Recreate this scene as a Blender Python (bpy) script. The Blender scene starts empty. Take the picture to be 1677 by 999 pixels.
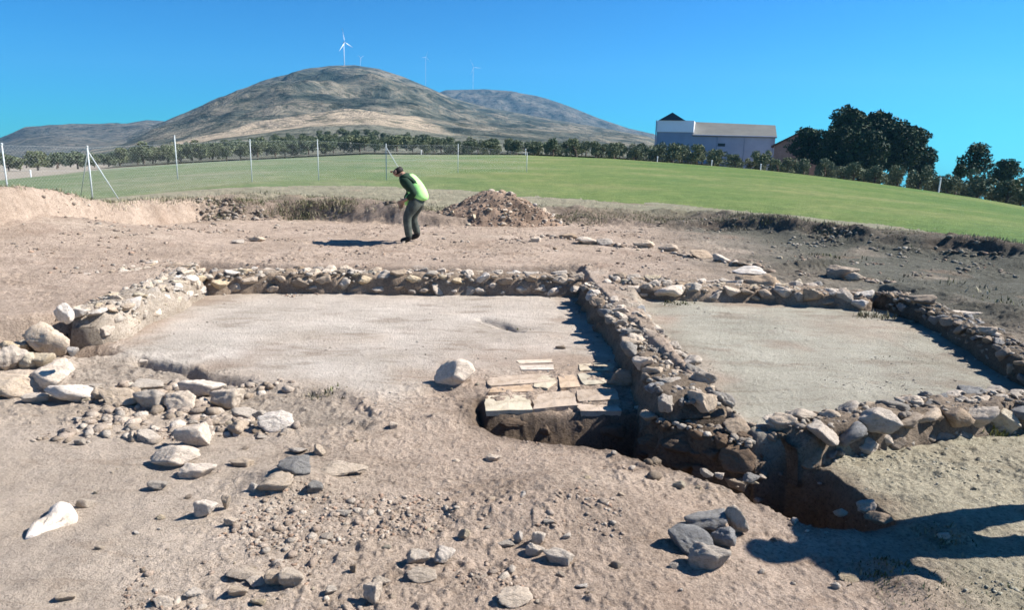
import bpy, bmesh, math, random
import numpy as np
from mathutils import Vector, Matrix
random.seed(7); rng = np.random.default_rng(7)
PI = math.pi
scn = bpy.context.scene
COL = scn.collection
# ------------------------------------------------------------------ camera maths
F = 1130.0; CU, CV = 838.5, 499.5; CAMH = 1.70
TH = math.atan(247.5 / F); RO = math.radians(1.4)
FW = np.array([0, math.cos(TH), -math.sin(TH)])
R0 = np.array([1.0, 0, 0]); U0 = np.array([0, math.sin(TH), math.cos(TH)])
RT = math.cos(RO) * R0 + math.sin(RO) * U0
UP = -math.sin(RO) * R0 + math.cos(RO) * U0
CAM = np.array([0, 0, CAMH])
def ray(u, v): return FW + (u - CU) / F * RT + (CV - v) / F * UP
def P(u, v, z=0.0):
    d = ray(u, v); t = (z - CAMH) / d[2]; return CAM + d * t
def Pr(u, v, r):                      # point on the ray at horizontal distance r
    d = ray(u, v); t = r / math.hypot(d[0], d[1]); return CAM + d * t
def azel(u, v):
    d = ray(u, v); return math.atan2(d[0], d[1]), d[2] / math.hypot(d[0], d[1])
# ------------------------------------------------------------------ noise
def _h(ix, iy, s):
    n = (ix.astype(np.int64) * 374761393 + iy.astype(np.int64) * 668265263 + s * 1442695041) & 0x7fffffff
    n = ((n ^ (n >> 13)) * 1274126177) & 0x7fffffff
    n = (n ^ (n >> 16)) * 60493 & 0x7fffffff
    return (n & 0xffff) / 65535.0
def vn(x, y, s=0):
    ix = np.floor(x); iy = np.floor(y); fx = x - ix; fy = y - iy
    fx = fx * fx * (3 - 2 * fx); fy = fy * fy * (3 - 2 * fy)
    a = _h(ix, iy, s); b = _h(ix + 1, iy, s); c = _h(ix, iy + 1, s); d = _h(ix + 1, iy + 1, s)
    return (a * (1 - fx) + b * fx) * (1 - fy) + (c * (1 - fx) + d * fx) * fy
def fbm(x, y, s=0, o=4, g=.5):
    t = 0; a = 1; n = 0
    for i in range(o):
        t = t + a * (vn(x * 2 ** i + 17.3 * i, y * 2 ** i - 9.1 * i, s + i) - .5); n += a; a *= g
    return t / n * 2
def sm(t): t = np.clip(t, 0, 1); return t * t * (3 - 2 * t)
def sdf(px, py, poly):
    n = len(poly); d = np.full(px.shape, 1e9); s = np.ones(px.shape)
    for i in range(n):
        ax, ay = poly[i][:2]; bx, by = poly[(i + 1) % n][:2]
        ex, ey = bx - ax, by - ay; wx, wy = px - ax, py - ay
        t = np.clip((wx * ex + wy * ey) / (ex * ex + ey * ey + 1e-12), 0, 1)
        d = np.minimum(d, (wx - ex * t) ** 2 + (wy - ey * t) ** 2)
        c1 = py >= ay; c2 = py < by; c3 = ex * wy > ey * wx
        s = np.where((c1 & c2 & c3) | (~c1 & ~c2 & ~c3), -s, s)
    return s * np.sqrt(d)
def pdist(px, py, pts):
    d = np.full(px.shape, 1e9)
    for i in range(len(pts) - 1):
        ax, ay = pts[i][:2]; bx, by = pts[i + 1][:2]; ex, ey = bx - ax, by - ay
        t = np.clip(((px - ax) * ex + (py - ay) * ey) / (ex * ex + ey * ey), 0, 1)
        d = np.minimum(d, (px - ax - ex * t) ** 2 + (py - ay - ey * t) ** 2)
    return np.sqrt(d)
# ------------------------------------------------------------------ terrain tables
def tab(rows):       # rows (u, v, r) -> arrays az, r, z
    o = []
    for u, v, r in rows:
        p = Pr(u, v, r); o.append((math.atan2(p[0], p[1]), r, p[2]))
    o.sort(); return np.array(o)
FARE = tab([(-60, 302, 85), (0, 296, 88), (100, 286, 95), (200, 275, 105), (300, 268, 112), (420, 262, 120), (600, 253, 125), (850, 254, 118),
            (1000, 260, 108), (1100, 267, 100), (1230, 277, 92), (1350, 290, 85), (1500, 310, 76), (1600, 325, 71), (1677, 339, 68), (1760, 352, 66)])
NEARE = tab([(-60, 338, 24), (15, 331, 22.6), (150, 328, 24.4), (413, 306, 27), (633, 306, 29), (850, 322, 25), (1100, 336, 24),
             (1250, 350, 23), (1400, 366, 22), (1550, 384, 21), (1677, 402, 20), (1760, 412, 20)])
FOOT = []
for u, v, amp in [(-60, 425, .45), (0, 408, .45), (60, 396, .45), (180, 378, .42), (330, 362, .42), (480, 360, .40), (640, 367, .34), (720, 372, .15), (900, 368, .10),
                  (1100, 374, .10), (1240, 384, .2), (1400, 408, .24), (1500, 420, .26), (1600, 432, .26), (1677, 442, .22), (1760, 455, .2)]:
    p = P(u, v, .25); FOOT.append((math.atan2(p[0], p[1]), math.hypot(p[0], p[1]), amp))
FOOT = np.array(sorted(FOOT))
W = lambda L, z=0.0: [tuple(P(u, v, z)[:2]) for u, v in L]
FRONT = W([(-500, 660), (-100, 585), (60, 565), (120, 556), (190, 540), (262, 500), (330, 465), (500, 466), (700, 468), (945, 468), (1000, 540), (1082, 640), (1140, 690), (1190, 722), (1240, 742), (1290, 745), (1350, 741), (1420, 731), (1500, 716),
           (1560, 708), (1677, 692), (2100, 680)]) + [(14, -12), (-25, -12), (-25, 3)]
ROOMB = W([(1040, 482), (1250, 493), (1440, 492), (1540, 537), (1600, 565), (1677, 602), (1900, 672), (1677, 674), (1560, 688), (1500, 694), (1400, 708), (1300, 718), (1232, 712), (1150, 650), (1085, 570)], .12)
TRENCH = W([(784, 655), (798, 672), (930, 675), (1040, 674), (1080, 704), (1130, 726), (1180, 744), (1235, 764), (1290, 756), (1345, 770), (1390, 802), (1430, 834), (1445, 848),
            (1400, 858), (1335, 853), (1270, 824), (1180, 787), (1100, 757), (1000, 726), (900, 713), (820, 701), (784, 687)])
LOWL = W([(225, 583), (330, 606), (400, 620), (560, 648), (640, 690), (600, 712), (480, 700), (390, 676), (330, 655), (100, 625), (125, 592)])
ROOMA = W([(190, 540), (330, 465), (945, 468), (1082, 640), (1000, 600), (780, 610), (600, 650), (400, 620), (225, 583)])
BUMPS = [  # u, v, z0, radius x, radius y, amp
    (820, 372, .25, .0, .0, .0),
    (-10, 392, .35, 2.6, 1.6, .30), (90, 372, .4, 1.5, 1.0, .14),
    (560, 399, .25, .42, .22, -.12), (138, 574, 0, .17, .09, -.26), (105, 545, .1, .10, .14, -.22),
    (1450, 938, 0, .09, .07, .05), (1500, 968, 0, .10, .07, .05), (1500, 868, 0, .12, .04, .04), (1555, 882, 0, .12, .04, .04), (725, 640, 0, .25, .1, -.05),
    (620, 700, 0, .3, .2, .06), (700, 715, -.1, .25, .12, .05), (930, 800, 0, .5, .25, .06), (1000, 850, 0, .4, .2, .05), (470, 790, 0, .25, .12, .04),
    (480, 800, 0, .2, .1, .05), (820, 850, 0, .3, .1, .04), (660, 690, 0, .14, .07, -.07), (830, 535, 0, .25, .06, -.07), (1340, 440, .25, .5, .12, .12), (1280, 470, .25, .3, .1, -.1)]
BUMPS = [(P(u, v, z)[0], P(u, v, z)[1], a, b, h) for u, v, z, a, b, h in BUMPS if a > 0]
CRACK = W([(225, 585), (262, 596), (300, 600), (335, 611), (400, 620)])
CRACK2 = W([(790, 523), (815, 530), (850, 541)])
RIDGE = [tuple(P(u, v, .3)[:2]) for u, v in [(900, 352), (1000, 352), (1150, 358), (1250, 378), (1340, 392), (1450, 408), (1560, 420), (1700, 440)]]
RIDGE2 = [tuple(P(u, v, .3)[:2]) for u, v in [(1480, 470), (1560, 492), (1677, 520), (1800, 560)]]
def H(x, y, fine=True):
    x = np.asarray(x, float); y = np.asarray(y, float)
    r = np.hypot(x, y); a = np.arctan2(x, y); ac = np.clip(a, FARE[0, 0], FARE[-1, 0])
    jx = x + .05 * fbm(x * 2.2, y * 2.2, 5, 3); jy = y + .05 * fbm(x * 2.2 + 50, y * 2.2, 6, 3)
    near = r < 40
    zs = np.full(x.shape, .25)
    def ap(poly, lvl, w, zs):
        s = np.full(x.shape, 9.0); s[near] = sdf(jx[near], jy[near], poly)
        return zs + (lvl - zs) * sm(.5 - s / w)
    zs = ap(FRONT, 0, .16, zs)
    zs = ap(ROOMB, .12, .14, zs)
    zs = ap(LOWL, -.03, .10, zs)
    s = np.full(x.shape, 9.0); s[near] = sdf(.45 * jx[near] + .55 * x[near], .45 * jy[near] + .55 * y[near], TRENCH)
    depth = np.interp(x, [-.3, .3, 1.0, 1.5], [.15, .20, .44, .52])
    zs = zs - depth * sm(.5 - s / .11)
    # apron of loose soil sloping into the trench on the camera side
    zs = zs - .02 * np.exp(-np.clip(s, 0, 9) / .35) * (y < 4.6)
    for bx, by, ra, rb, h in BUMPS:
        zs = zs + h * np.exp(-((x - bx) / ra) ** 2 - ((y - by) / rb) ** 2)
    for pts, w, h in ((CRACK, .05, -.075), (CRACK2, .05, -.05), (RIDGE, .45, .16), (RIDGE2, .25, .10)):
        d = np.full(x.shape, 9.0); d[near] = pdist(jx[near], jy[near], pts); zs = zs + h * np.exp(-(d / w) ** 2) * (.6 + .8 * vn(x * 2.5, y * 2.5, 33))
    # beyond the dig
    rf = np.interp(ac, FOOT[:, 0], FOOT[:, 1]) + .18 * fbm(x * 1.2, y * 1.2, 11, 3); amp = np.interp(ac, FOOT[:, 0], FOOT[:, 2])
    rn = np.interp(ac, NEARE[:, 0], NEARE[:, 1]); zn = np.interp(ac, NEARE[:, 0], NEARE[:, 2])
    D = np.interp(ac, FARE[:, 0], FARE[:, 1]); zf = np.interp(ac, FARE[:, 0], FARE[:, 2])
    zfield = zn + (zf - zn) * np.clip((r - rn) / (D - rn), 0, 1)
    slope = np.interp(ac, [-.3, .1, .35, .6], [-.02, -.02, -.045, -.06])
    far = np.clip(r - D, 0, None)
    zfield = zfield + far * slope
    t = sm((r - rf) / (rn - rf))
    z = zs * (1 - t) + zfield * t
    berm = amp * sm((r - rf) / .45) * (1 - sm((r - rf - .9) / 5)) * (.75 + .5 * vn(x * .8, y * .8, 21))
    z = z + berm
    # roughness
    m = np.clip(1 - (r - 20) / 20, 0, 1)
    z = z + m * .028 * fbm(x * .9, y * .9, 40, 3)
    inA = np.full(x.shape, 9.0)
    inA[near] = np.minimum(sdf(x[near], y[near], ROOMA), sdf(x[near], y[near], ROOMB))
    rough = .25 + .75 * sm(inA / .3 + .6)
    z = z + m * rough * .016 * fbm(x * 5, y * 5, 44, 4, .55)
    if fine:
        lump = np.clip(fbm(x * 13, y * 13, 60, 3, .6), 0, 1)
        patch = sm(fbm(x * 1.1, y * 1.1, 61, 3) * 1.5 + .45)
        lump2 = np.clip(fbm(x * 31, y * 31, 66, 2, .6), 0, 1); smooth_l = 1 - .75 * sm((-x - 1.1 + .3 * fbm(x, y, 67, 2)) / .6) * (y < 4)
        z = z + m * rough * smooth_l * (.036 * lump * patch + .011 * lump2)
        z = z + m * (r > rf - .2) * (r < rn) * .06 * fbm(x * 4, y * 4, 71, 4, .6)
    return z
def G(u, v, z=0.1):
    p = P(u, v, z) if ray(u, v)[2] < -.005 else Pr(u, v, 60)
    for i in range(7):
        z = float(H(np.array([p[0]]), np.array([p[1]]), False)[0]); p = P(u, v, z)
    return p
def Hs(x, y): return float(H(np.array([x]), np.array([y]), True)[0])
# ------------------------------------------------------------------ materials
def newmat(name, rough=.95, spec=.15):
    m = bpy.data.materials.new(name); m.use_nodes = True
    nt = m.node_tree; b = nt.nodes['Principled BSDF']
    b.inputs['Roughness'].default_value = rough; b.inputs['Specular IOR Level'].default_value = spec
    return m, nt, b
def N(nt, t, **k):
    n = nt.nodes.new(t)
    for a, v in k.items():
        if a in n.inputs: n.inputs[a].default_value = v
        else: setattr(n, a, v)
    return n
def noise(nt, sc, det=4, ro=.6, vec=None, dist=0):
    n = N(nt, 'ShaderNodeTexNoise'); n.inputs['Scale'].default_value = sc; n.inputs['Detail'].default_value = det
    n.inputs['Roughness'].default_value = ro; n.inputs['Distortion'].default_value = dist
    if vec is not None: nt.links.new(vec, n.inputs['Vector'])
    return n
def ramp(nt, fac, stops):
    r = N(nt, 'ShaderNodeValToRGB'); nt.links.new(fac, r.inputs[0]); e = r.color_ramp.elements
    while len(e) < len(stops): e.new(.5)
    for i, (p, c) in enumerate(stops):
        e[i].position = p; e[i].color = (*c, 1) if len(c) == 3 else c
    return r
def mix(nt, a, b, fac=None, mode='MIX', f=.5):
    m = N(nt, 'ShaderNodeMix', data_type='RGBA', blend_type=mode); m.inputs[0].default_value = f
    if fac is not None: nt.links.new(fac, m.inputs[0])
    for s, k in ((a, 6), (b, 7)):
        if isinstance(s, tuple): m.inputs[k].default_value = (*s, 1)
        else: nt.links.new(s, m.inputs[k])
    return m.outputs[2]
def bump(nt, b, hs, dist=.01, st=1.0):
    last = None
    for h, d in hs:
        n = N(nt, 'ShaderNodeBump'); n.inputs['Distance'].default_value = d; n.inputs['Strength'].default_value = st
        nt.links.new(h, n.inputs['Height'])
        if last: nt.links.new(last, n.inputs['Normal'])
        last = n.outputs[0]
    nt.links.new(last, b.inputs['Normal'])
def geo(nt): return N(nt, 'ShaderNodeNewGeometry').outputs['Position']
def soil_mat(name):
    m, nt, b = newmat(name); pos = geo(nt)
    at = N(nt, 'ShaderNodeAttribute', attribute_name='soil')
    n1 = noise(nt, 1.3, 6, .65, pos); n2 = noise(nt, 14, 6, .7, pos); n3 = noise(nt, 60, 4, .7, pos)
    r1 = ramp(nt, n1.outputs[0], [(.3, (.78, .76, .73)), (.7, (1.15, 1.14, 1.13))])
    r2 = ramp(nt, n2.outputs[0], [(.3, (.72, .69, .66)), (.5, (1, 1, 1)), (.72, (1.2, 1.19, 1.17))])
    r3 = ramp(nt, n3.outputs[0], [(.34, (.5, .47, .44)), (.47, (1, 1, 1)), (.66, (1.3, 1.28, 1.26))])
    mp = N(nt, 'ShaderNodeMapping'); mp.inputs['Scale'].default_value = (1, 4.5, 3); mp.inputs['Rotation'].default_value = (0, 0, .15); nt.links.new(pos, mp.inputs[0])
    ns = noise(nt, 1.6, 7, .72, mp.outputs[0], .5); rs = ramp(nt, ns.outputs[0], [(.34, (.72, .67, .62)), (.46, (1, 1, 1)), (.66, (1.1, 1.09, 1.08))])
    gr = N(nt, 'ShaderNodeMath', operation='MULTIPLY'); gr.inputs[1].default_value = .75; nt.links.new(at.outputs[3], gr.inputs[0])
    c = mix(nt, at.outputs[0], r1.outputs[0], mode='MULTIPLY', f=1); c = mix(nt, c, rs.outputs[0], mode='MULTIPLY', f=.6); c = mix(nt, c, r2.outputs[0], fac=gr.outputs[0], mode='MULTIPLY'); c = mix(nt, c, r3.outputs[0], fac=gr.outputs[0], mode='MULTIPLY')
    nt.links.new(c, b.inputs['Base Color'])
    n4 = noise(nt, 35, 8, .72, pos)
    n5 = noise(nt, 130, 3, .6, pos); bump(nt, b, [(n4.outputs[0], .032), (n3.outputs[0], .014), (n5.outputs[0], .006)], st=1)
    return m
def stone_mat(name, base, var=.25, attr=False):
    m, nt, b = newmat(name, .9); tc = N(nt, 'ShaderNodeTexCoord').outputs['Object'] if not attr else geo(nt)
    if attr: src = N(nt, 'ShaderNodeAttribute', attribute_name='soil').outputs[0]
    else:
        oi = N(nt, 'ShaderNodeObjectInfo')
        hi = tuple(min(1, c * (1 + var)) for c in base); lo = tuple(c * (1 - var) for c in base)
        mid = (base[0] * 1.06, base[1] * .97, base[2] * .86)
        src = ramp(nt, oi.outputs['Random'], [(0, lo), (.35, base), (.65, mid), (1, hi)]).outputs[0]
    n1 = noise(nt, 2.6 if not attr else 18, 8, .75, tc); n2 = noise(nt, 9 if not attr else 80, 5, .7, tc)
    r1 = ramp(nt, n1.outputs[0], [(.3, (.62, .58, .52)), (.5, (1, 1, 1)), (.75, (1.15, 1.15, 1.14))])
    r2 = ramp(nt, n2.outputs[0], [(.35, (.7, .67, .62)), (.5, (1, 1, 1))])
    c = mix(nt, src, r1.outputs[0], mode='MULTIPLY', f=.9); c = mix(nt, c, r2.outputs[0], mode='MULTIPLY', f=.6)
    nt.links.new(c, b.inputs['Base Color'])
    bump(nt, b, [(n1.outputs[0], .03), (n2.outputs[0], .012)], st=.8)
    return m
def simple(name, col, rough=.7, var=.15, sc=8, spec=.3, metal=0, bm=0):
    m, nt, b = newmat(name, rough, spec); tc = N(nt, 'ShaderNodeTexCoord').outputs['Object']
    n = noise(nt, sc, 5, .65, tc)
    r = ramp(nt, n.outputs[0], [(.3, tuple(c * (1 - var) for c in col)), (.7, tuple(c * (1 + var) for c in col))])
    nt.links.new(r.outputs[0], b.inputs['Base Color']); b.inputs['Metallic'].default_value = metal
    if bm: bump(nt, b, [(n.outputs[0], bm)])
    return m
def leaf_mat(name, dark, light):
    m, nt, b = newmat(name, .75, .25)
    gm = N(nt, 'ShaderNodeNewGeometry'); oi = N(nt, 'ShaderNodeObjectInfo')
    r = ramp(nt, gm.outputs['Random Per Island'], [(0, dark), (1, light)])
    r2 = ramp(nt, oi.outputs['Random'], [(0, (.8, .85, .85)), (1, (1.2, 1.12, 1.0))])
    nt.links.new(mix(nt, r.outputs[0], r2.outputs[0], mode='MULTIPLY', f=1), b.inputs['Base Color'])
    return m
M = {}
M['soil'] = soil_mat('bare_soil')
M['stone'] = stone_mat('pale_limestone', (.54, .47, .39), .16)
M['white_stone'] = stone_mat('white_limestone', (.68, .61, .53), .08)
M['grey_stone'] = stone_mat('grey_stone', (.27, .265, .255), .15)
M['brown_stone'] = stone_mat('earthy_stone', (.38, .31, .24), .22)
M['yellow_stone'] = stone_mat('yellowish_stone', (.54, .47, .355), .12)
M['dark_stone'] = stone_mat('dark_earthy_stone', (.17, .125, .09), .2)
M['rubble'] = stone_mat('rubble_bits', (.4, .35, .3), attr=True)
M['tile'] = stone_mat('old_fired_clay', (.43, .345, .265), .14)
M['green_tile'] = stone_mat('lichened_clay', (.44, .39, .30), .12)
M['olive'] = leaf_mat('olive_leaves', (.05, .075, .04), (.19, .22, .13))
M['pine'] = leaf_mat('pine_needles', (.010, .026, .010), (.040, .075, .022))
M['bark'] = simple('bark', (.10, .075, .055), .9, .3, 12, bm=.02)
M['galv'] = simple('galvanised_steel', (.50, .54, .53), .6, .08, 20, .3)
M['white_paint'] = simple('white_paint', (.8, .82, .82), .5, .04, 5)
M['concrete_wall'] = simple('grey_render', (.30, .34, .43), .85, .10, .35)
M['white_clad'] = simple('white_cladding', (.95, .95, .97), .6, .03, .5)
M['roof_grey'] = simple('fibre_cement_roof', (.135, .135, .12), .8, .15, .4)
M['roof_dark'] = simple('dark_slate_sheet', (.02, .03, .06), .6, .1, .6)
M['roof_tile'] = simple('brown_roof_tiles', (.11, .06, .045), .8, .2, 1.5)
M['pink_wall'] = simple('pink_brick_wall', (.36, .24, .20), .9, .2, 1.2)
M['dark_gap'] = simple('dark_glass', (.015, .018, .02), .3, .1, 3)
# ------------------------------------------------------------------ object helpers
def tag(o, label=None, cat=None, group=None, kind=None):
    if label: o['label'] = label
    if cat: o['category'] = cat
    if group: o['group'] = group
    if kind: o['kind'] = kind
    return o
def mesh_np(name, v, f, mat=None, smooth=True, col=None):
    me = bpy.data.meshes.new(name); v = np.asarray(v, np.float32); f = np.asarray(f, np.int32)
    me.vertices.add(len(v)); me.vertices.foreach_set('co', v.ravel())
    k = f.shape[1]; me.loops.add(f.size); me.polygons.add(len(f))
    me.loops.foreach_set('vertex_index', f.ravel())
    me.polygons.foreach_set('loop_start', np.arange(len(f), dtype=np.int32) * k)
    me.polygons.foreach_set('loop_total', np.full(len(f), k, np.int32))
    me.polygons.foreach_set('use_smooth', np.full(len(f), smooth))
    me.update(calc_edges=True); me.validate()
    if col is not None:
        a = me.color_attributes.new('soil', 'FLOAT_COLOR', 'POINT')
        c = np.ones((len(v), 4), np.float32); c[:, :col.shape[1]] = col; a.data.foreach_set('color', c.ravel())
    if mat: me.materials.append(mat)
    return me
def link(name, me, parent=None, loc=(0, 0, 0), rot=(0, 0, 0), sc=(1, 1, 1)):
    o = bpy.data.objects.new(name, me); COL.objects.link(o); o.parent = parent
    o.location = [float(q) for q in loc]; o.rotation_euler = rot; o.scale = [float(q) for q in sc]; return o
def empty(name, loc, rz=0):
    o = bpy.data.objects.new(name, None); COL.objects.link(o); o.location = [float(q) for q in loc]; o.rotation_euler = (0, 0, rz)
    o.empty_display_size = .1; return o
def bm_mesh(name, bm, mat=None, smooth=False):
    me = bpy.data.meshes.new(name); bm.normal_update(); bm.to_mesh(me); bm.free()
    for p in me.polygons: p.use_smooth = smooth
    if mat: me.materials.append(mat)
    return me
def bm_box(bm, a, b, bev=0):
    x0, y0, z0 = a; x1, y1, z1 = b
    vs = [bm.verts.new(p) for p in ((x0, y0, z0), (x1, y0, z0), (x1, y1, z0), (x0, y1, z0), (x0, y0, z1), (x1, y0, z1), (x1, y1, z1), (x0, y1, z1))]
    fs = [bm.faces.new([vs[i] for i in q]) for q in ((0, 3, 2, 1), (4, 5, 6, 7), (0, 1, 5, 4), (1, 2, 6, 5), (2, 3, 7, 6), (3, 0, 4, 7))]
    if bev: bmesh.ops.bevel(bm, geom=list({e for f in fs for e in f.edges}), offset=bev, segments=2, affect='EDGES')
def bm_tube(bm, pts, rad, n=8):
    pts = [Vector(p) for p in pts]; rings = []
    if not isinstance(rad, (list, tuple)): rad = [rad] * len(pts)
    for i, p in enumerate(pts):
        d = (pts[min(i + 1, len(pts) - 1)] - pts[max(i - 1, 0)]).normalized()
        a = Vector((0, 0, 1)) if abs(d.z) < .9 else Vector((1, 0, 0)); x = d.cross(a).normalized(); y = d.cross(x)
        rings.append([bm.verts.new(p + rad[i] * (math.cos(2 * PI * k / n) * x + math.sin(2 * PI * k / n) * y)) for k in range(n)])
    for a, b in zip(rings, rings[1:]):
        for k in range(n): bm.faces.new((a[k], a[(k + 1) % n], b[(k + 1) % n], b[k]))
    bm.faces.new(rings[0][::-1]); bm.faces.new(rings[-1])
# ------------------------------------------------------------------ the ground sheet
def soil_colour(x, y):
    r = np.hypot(x, y); a = np.arctan2(x, y); n = len(x)
    base = np.array([.42, .335, .265])
    c = np.tile(base, (n, 1))
    def blend(w, col):
        nonlocal c; w = np.clip(w, 0, 1)[:, None]; c = c * (1 - w) + np.array(col) * w
    near = r < 45; fb = fbm(x * .7, y * .7, 81, 4); fb2 = fbm(x * 2.5, y * 2.5, 83, 4)
    def S(poly):
        s = np.full(n, 9.0); s[near] = sdf(x[near], y[near], poly); return s
    lx = sm((x - 1.2 * 0 - 2.5) / 6)
    # left: warm, smooth pale silt; right: darker olive-grey soil
    blend(sm((-x - .2 + .5 * fb) / 1.2) * (y < 5.5) * .8, [.50, .425, .345])
    blend(sm((x - 1.0 + .6 * fb) / 5) * (y > 4) * .95, [.14, .14, .115])
    blend(sm((x - 2.2 + 1.2 * fb) / 3) * sm((y - 5.5) / 1.5) * .8, [.105, .108, .088])
    blend(sm((y - 5.5) / 3) * sm(-(x - 2.5) / 2) * .7, [.42, .335, .265])
    blend(sm(-S(ROOMA) / .8 + .15 + .9 * fb2 + .4 * fb) * (.8 + .35 * fb), [.57, .515, .445])
    blend(sm(-S(ROOMB) / .7 + .25 + .8 * fb2 + .3 * fb) * .92, [.405, .39, .32])
    RC = S(FRONT); inC = (RC < 0) & (x > 1.55 + .15 * fb2) & (y > 1.0)
    blend(sm((x - 1.55) / .5) * (RC < 0) * .85, [.365, .34, .25])
    blend(sm(-S(LOWL) / .2 + .3 + .4 * fb2) * .6, [.29, .25, .205])
    s = S(TRENCH); blend(sm(.8 - s / .25) * (s < .3) * .9, [.11, .08, .055])  # trench shade painted in: soil colour darkened in and around the cut
    rf = np.interp(a, FOOT[:, 0], FOOT[:, 1]); rn = np.interp(a, NEARE[:, 0], NEARE[:, 1])
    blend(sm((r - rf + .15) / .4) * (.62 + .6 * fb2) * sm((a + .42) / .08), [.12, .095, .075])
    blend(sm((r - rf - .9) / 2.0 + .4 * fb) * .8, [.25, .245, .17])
    # beyond the crop: pale worked soil under the olives
    D = np.interp(a, FARE[:, 0], FARE[:, 1])
    blend(sm((r - D) / 3), [.30, .27, .22])
    grain = 1 - .7 * np.clip(sm(-S(ROOMA) / .3 + .5) + sm(-S(ROOMB) / .3 + .5), 0, 1); grain = grain * (1 - .55 * sm((-x - 1.0) / .8) * (y < 4.5))
    stain = sm(fbm(x * 1.7 + 9, y * 1.7, 90, 4) * 2 - .5); blend(stain * .5 * near, [.29, .21, .155])
    inside = sm(-np.minimum(S(ROOMA), S(ROOMB)) / .3); st2 = sm(fbm(x * 2.2 + 3, y * 5.5, 97, 5, .6) * 2.6 - .45); blend(st2 * .5 * inside, [.27, .215, .165])
    stain = sm(fbm(x * .9 - 19, y * .9, 95, 4) * 2 - .4); blend(stain * .5 * near * (r < rf), [.50, .415, .33])
    return np.concatenate([c, grain[:, None]], 1)
def polar(a0, a1, na, r):
    aa = np.linspace(a0, a1, na); A, R = np.meshgrid(aa, r, indexing='ij'); return A, R
def grid_faces(na, nr):
    i = np.arange(na - 1)[:, None]; j = np.arange(nr - 1)[None, :]; b = (i * nr + j)
    return np.stack([b, b + nr, b + nr + 1, b + 1], -1).reshape(-1, 4)[:, ::-1]
aa = np.concatenate([np.linspace(-PI, -.80, 50)[:-1], np.linspace(-.80, .80, 1050), np.linspace(.80, PI, 50)[1:]])
rr = np.concatenate([[.02, .3, .7, 1.1, 1.5], np.geomspace(1.8, 19, 800), np.geomspace(19.2, 130, 120), np.geomspace(140, 5200, 40)])
A, R = np.meshgrid(aa, rr, indexing='ij'); X = (R * np.sin(A)).ravel(); Y = (R * np.cos(A)).ravel()
Z = H(X, Y)
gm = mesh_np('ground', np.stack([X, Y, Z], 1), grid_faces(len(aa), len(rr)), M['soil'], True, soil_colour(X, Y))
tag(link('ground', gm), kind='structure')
# field of green crop
def field_mat():
    m, nt, b = newmat('young_crop', .9, .1); pos = geo(nt)
    n1 = noise(nt, .09, 8, .72, pos); n2 = noise(nt, 1.4, 7, .75, pos); n3 = noise(nt, 11, 4, .7, pos)
    r = ramp(nt, n1.outputs[0], [(.36, (.115, .175, .065)), (.5, (.155, .20, .08)), (.62, (.23, .235, .12))])
    r2 = ramp(nt, n2.outputs[0], [(.34, (.7, .74, .7)), (.66, (1.22, 1.16, 1.1))]); r3 = ramp(nt, n3.outputs[0], [(.3, (.7, .75, .7)), (.7, (1.2, 1.15, 1.2))])
    sx_ = N(nt, 'ShaderNodeSeparateXYZ'); nt.links.new(pos, sx_.inputs[0]); n0 = noise(nt, .04, 4, .6, pos)
    ad = N(nt, 'ShaderNodeMath', operation='MULTIPLY_ADD'); ad.inputs[1].default_value = .022; nt.links.new(sx_.outputs[0], ad.inputs[0]); nt.links.new(n0.outputs[0], ad.inputs[2])
    rx = ramp(nt, ad.outputs[0], [(.15, (1.02, 1.0, 1.35)), (.55, (.95, .97, .85)), (1.0, (.64, .78, .5))])
    c = mix(nt, r.outputs[0], r2.outputs[0], mode='MULTIPLY', f=1); c = mix(nt, c, r3.outputs[0], mode='MULTIPLY', f=.8); c = mix(nt, c, rx.outputs[0], mode='MULTIPLY', f=1)
    nt.links.new(c, b.inputs['Base Color']); bump(nt, b, [(n3.outputs[0], .12)], st=.6); return m
aa = np.linspace(-1.1, 1.1, 500); rr = np.geomspace(17, 135, 260)
A, R = np.meshgrid(aa, rr, indexing='ij'); X = (R * np.sin(A)).ravel(); Y = (R * np.cos(A)).ravel(); r = np.hypot(X, Y); a = np.arctan2(X, Y)
D = np.interp(a, FARE[:, 0], FARE[:, 1]); rn = np.interp(a, NEARE[:, 0], NEARE[:, 1]); 
msk = np.clip((r - rn - .5 + 1.2 * fbm(X * .5, Y * .5, 7, 4)) / 2.5, -1, 1); msk = np.minimum(msk, np.clip((D - r + .8 * fbm(X * .2, Y * .2, 8, 3)) / 2, -1, 1))
fz = H(X, Y) + np.where(msk > 0, .08 * msk, .35 * msk)
tag(link('field', mesh_np('field', np.stack([X, Y, fz], 1), grid_faces(len(aa), len(rr)), field_mat())), kind='structure')
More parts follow.
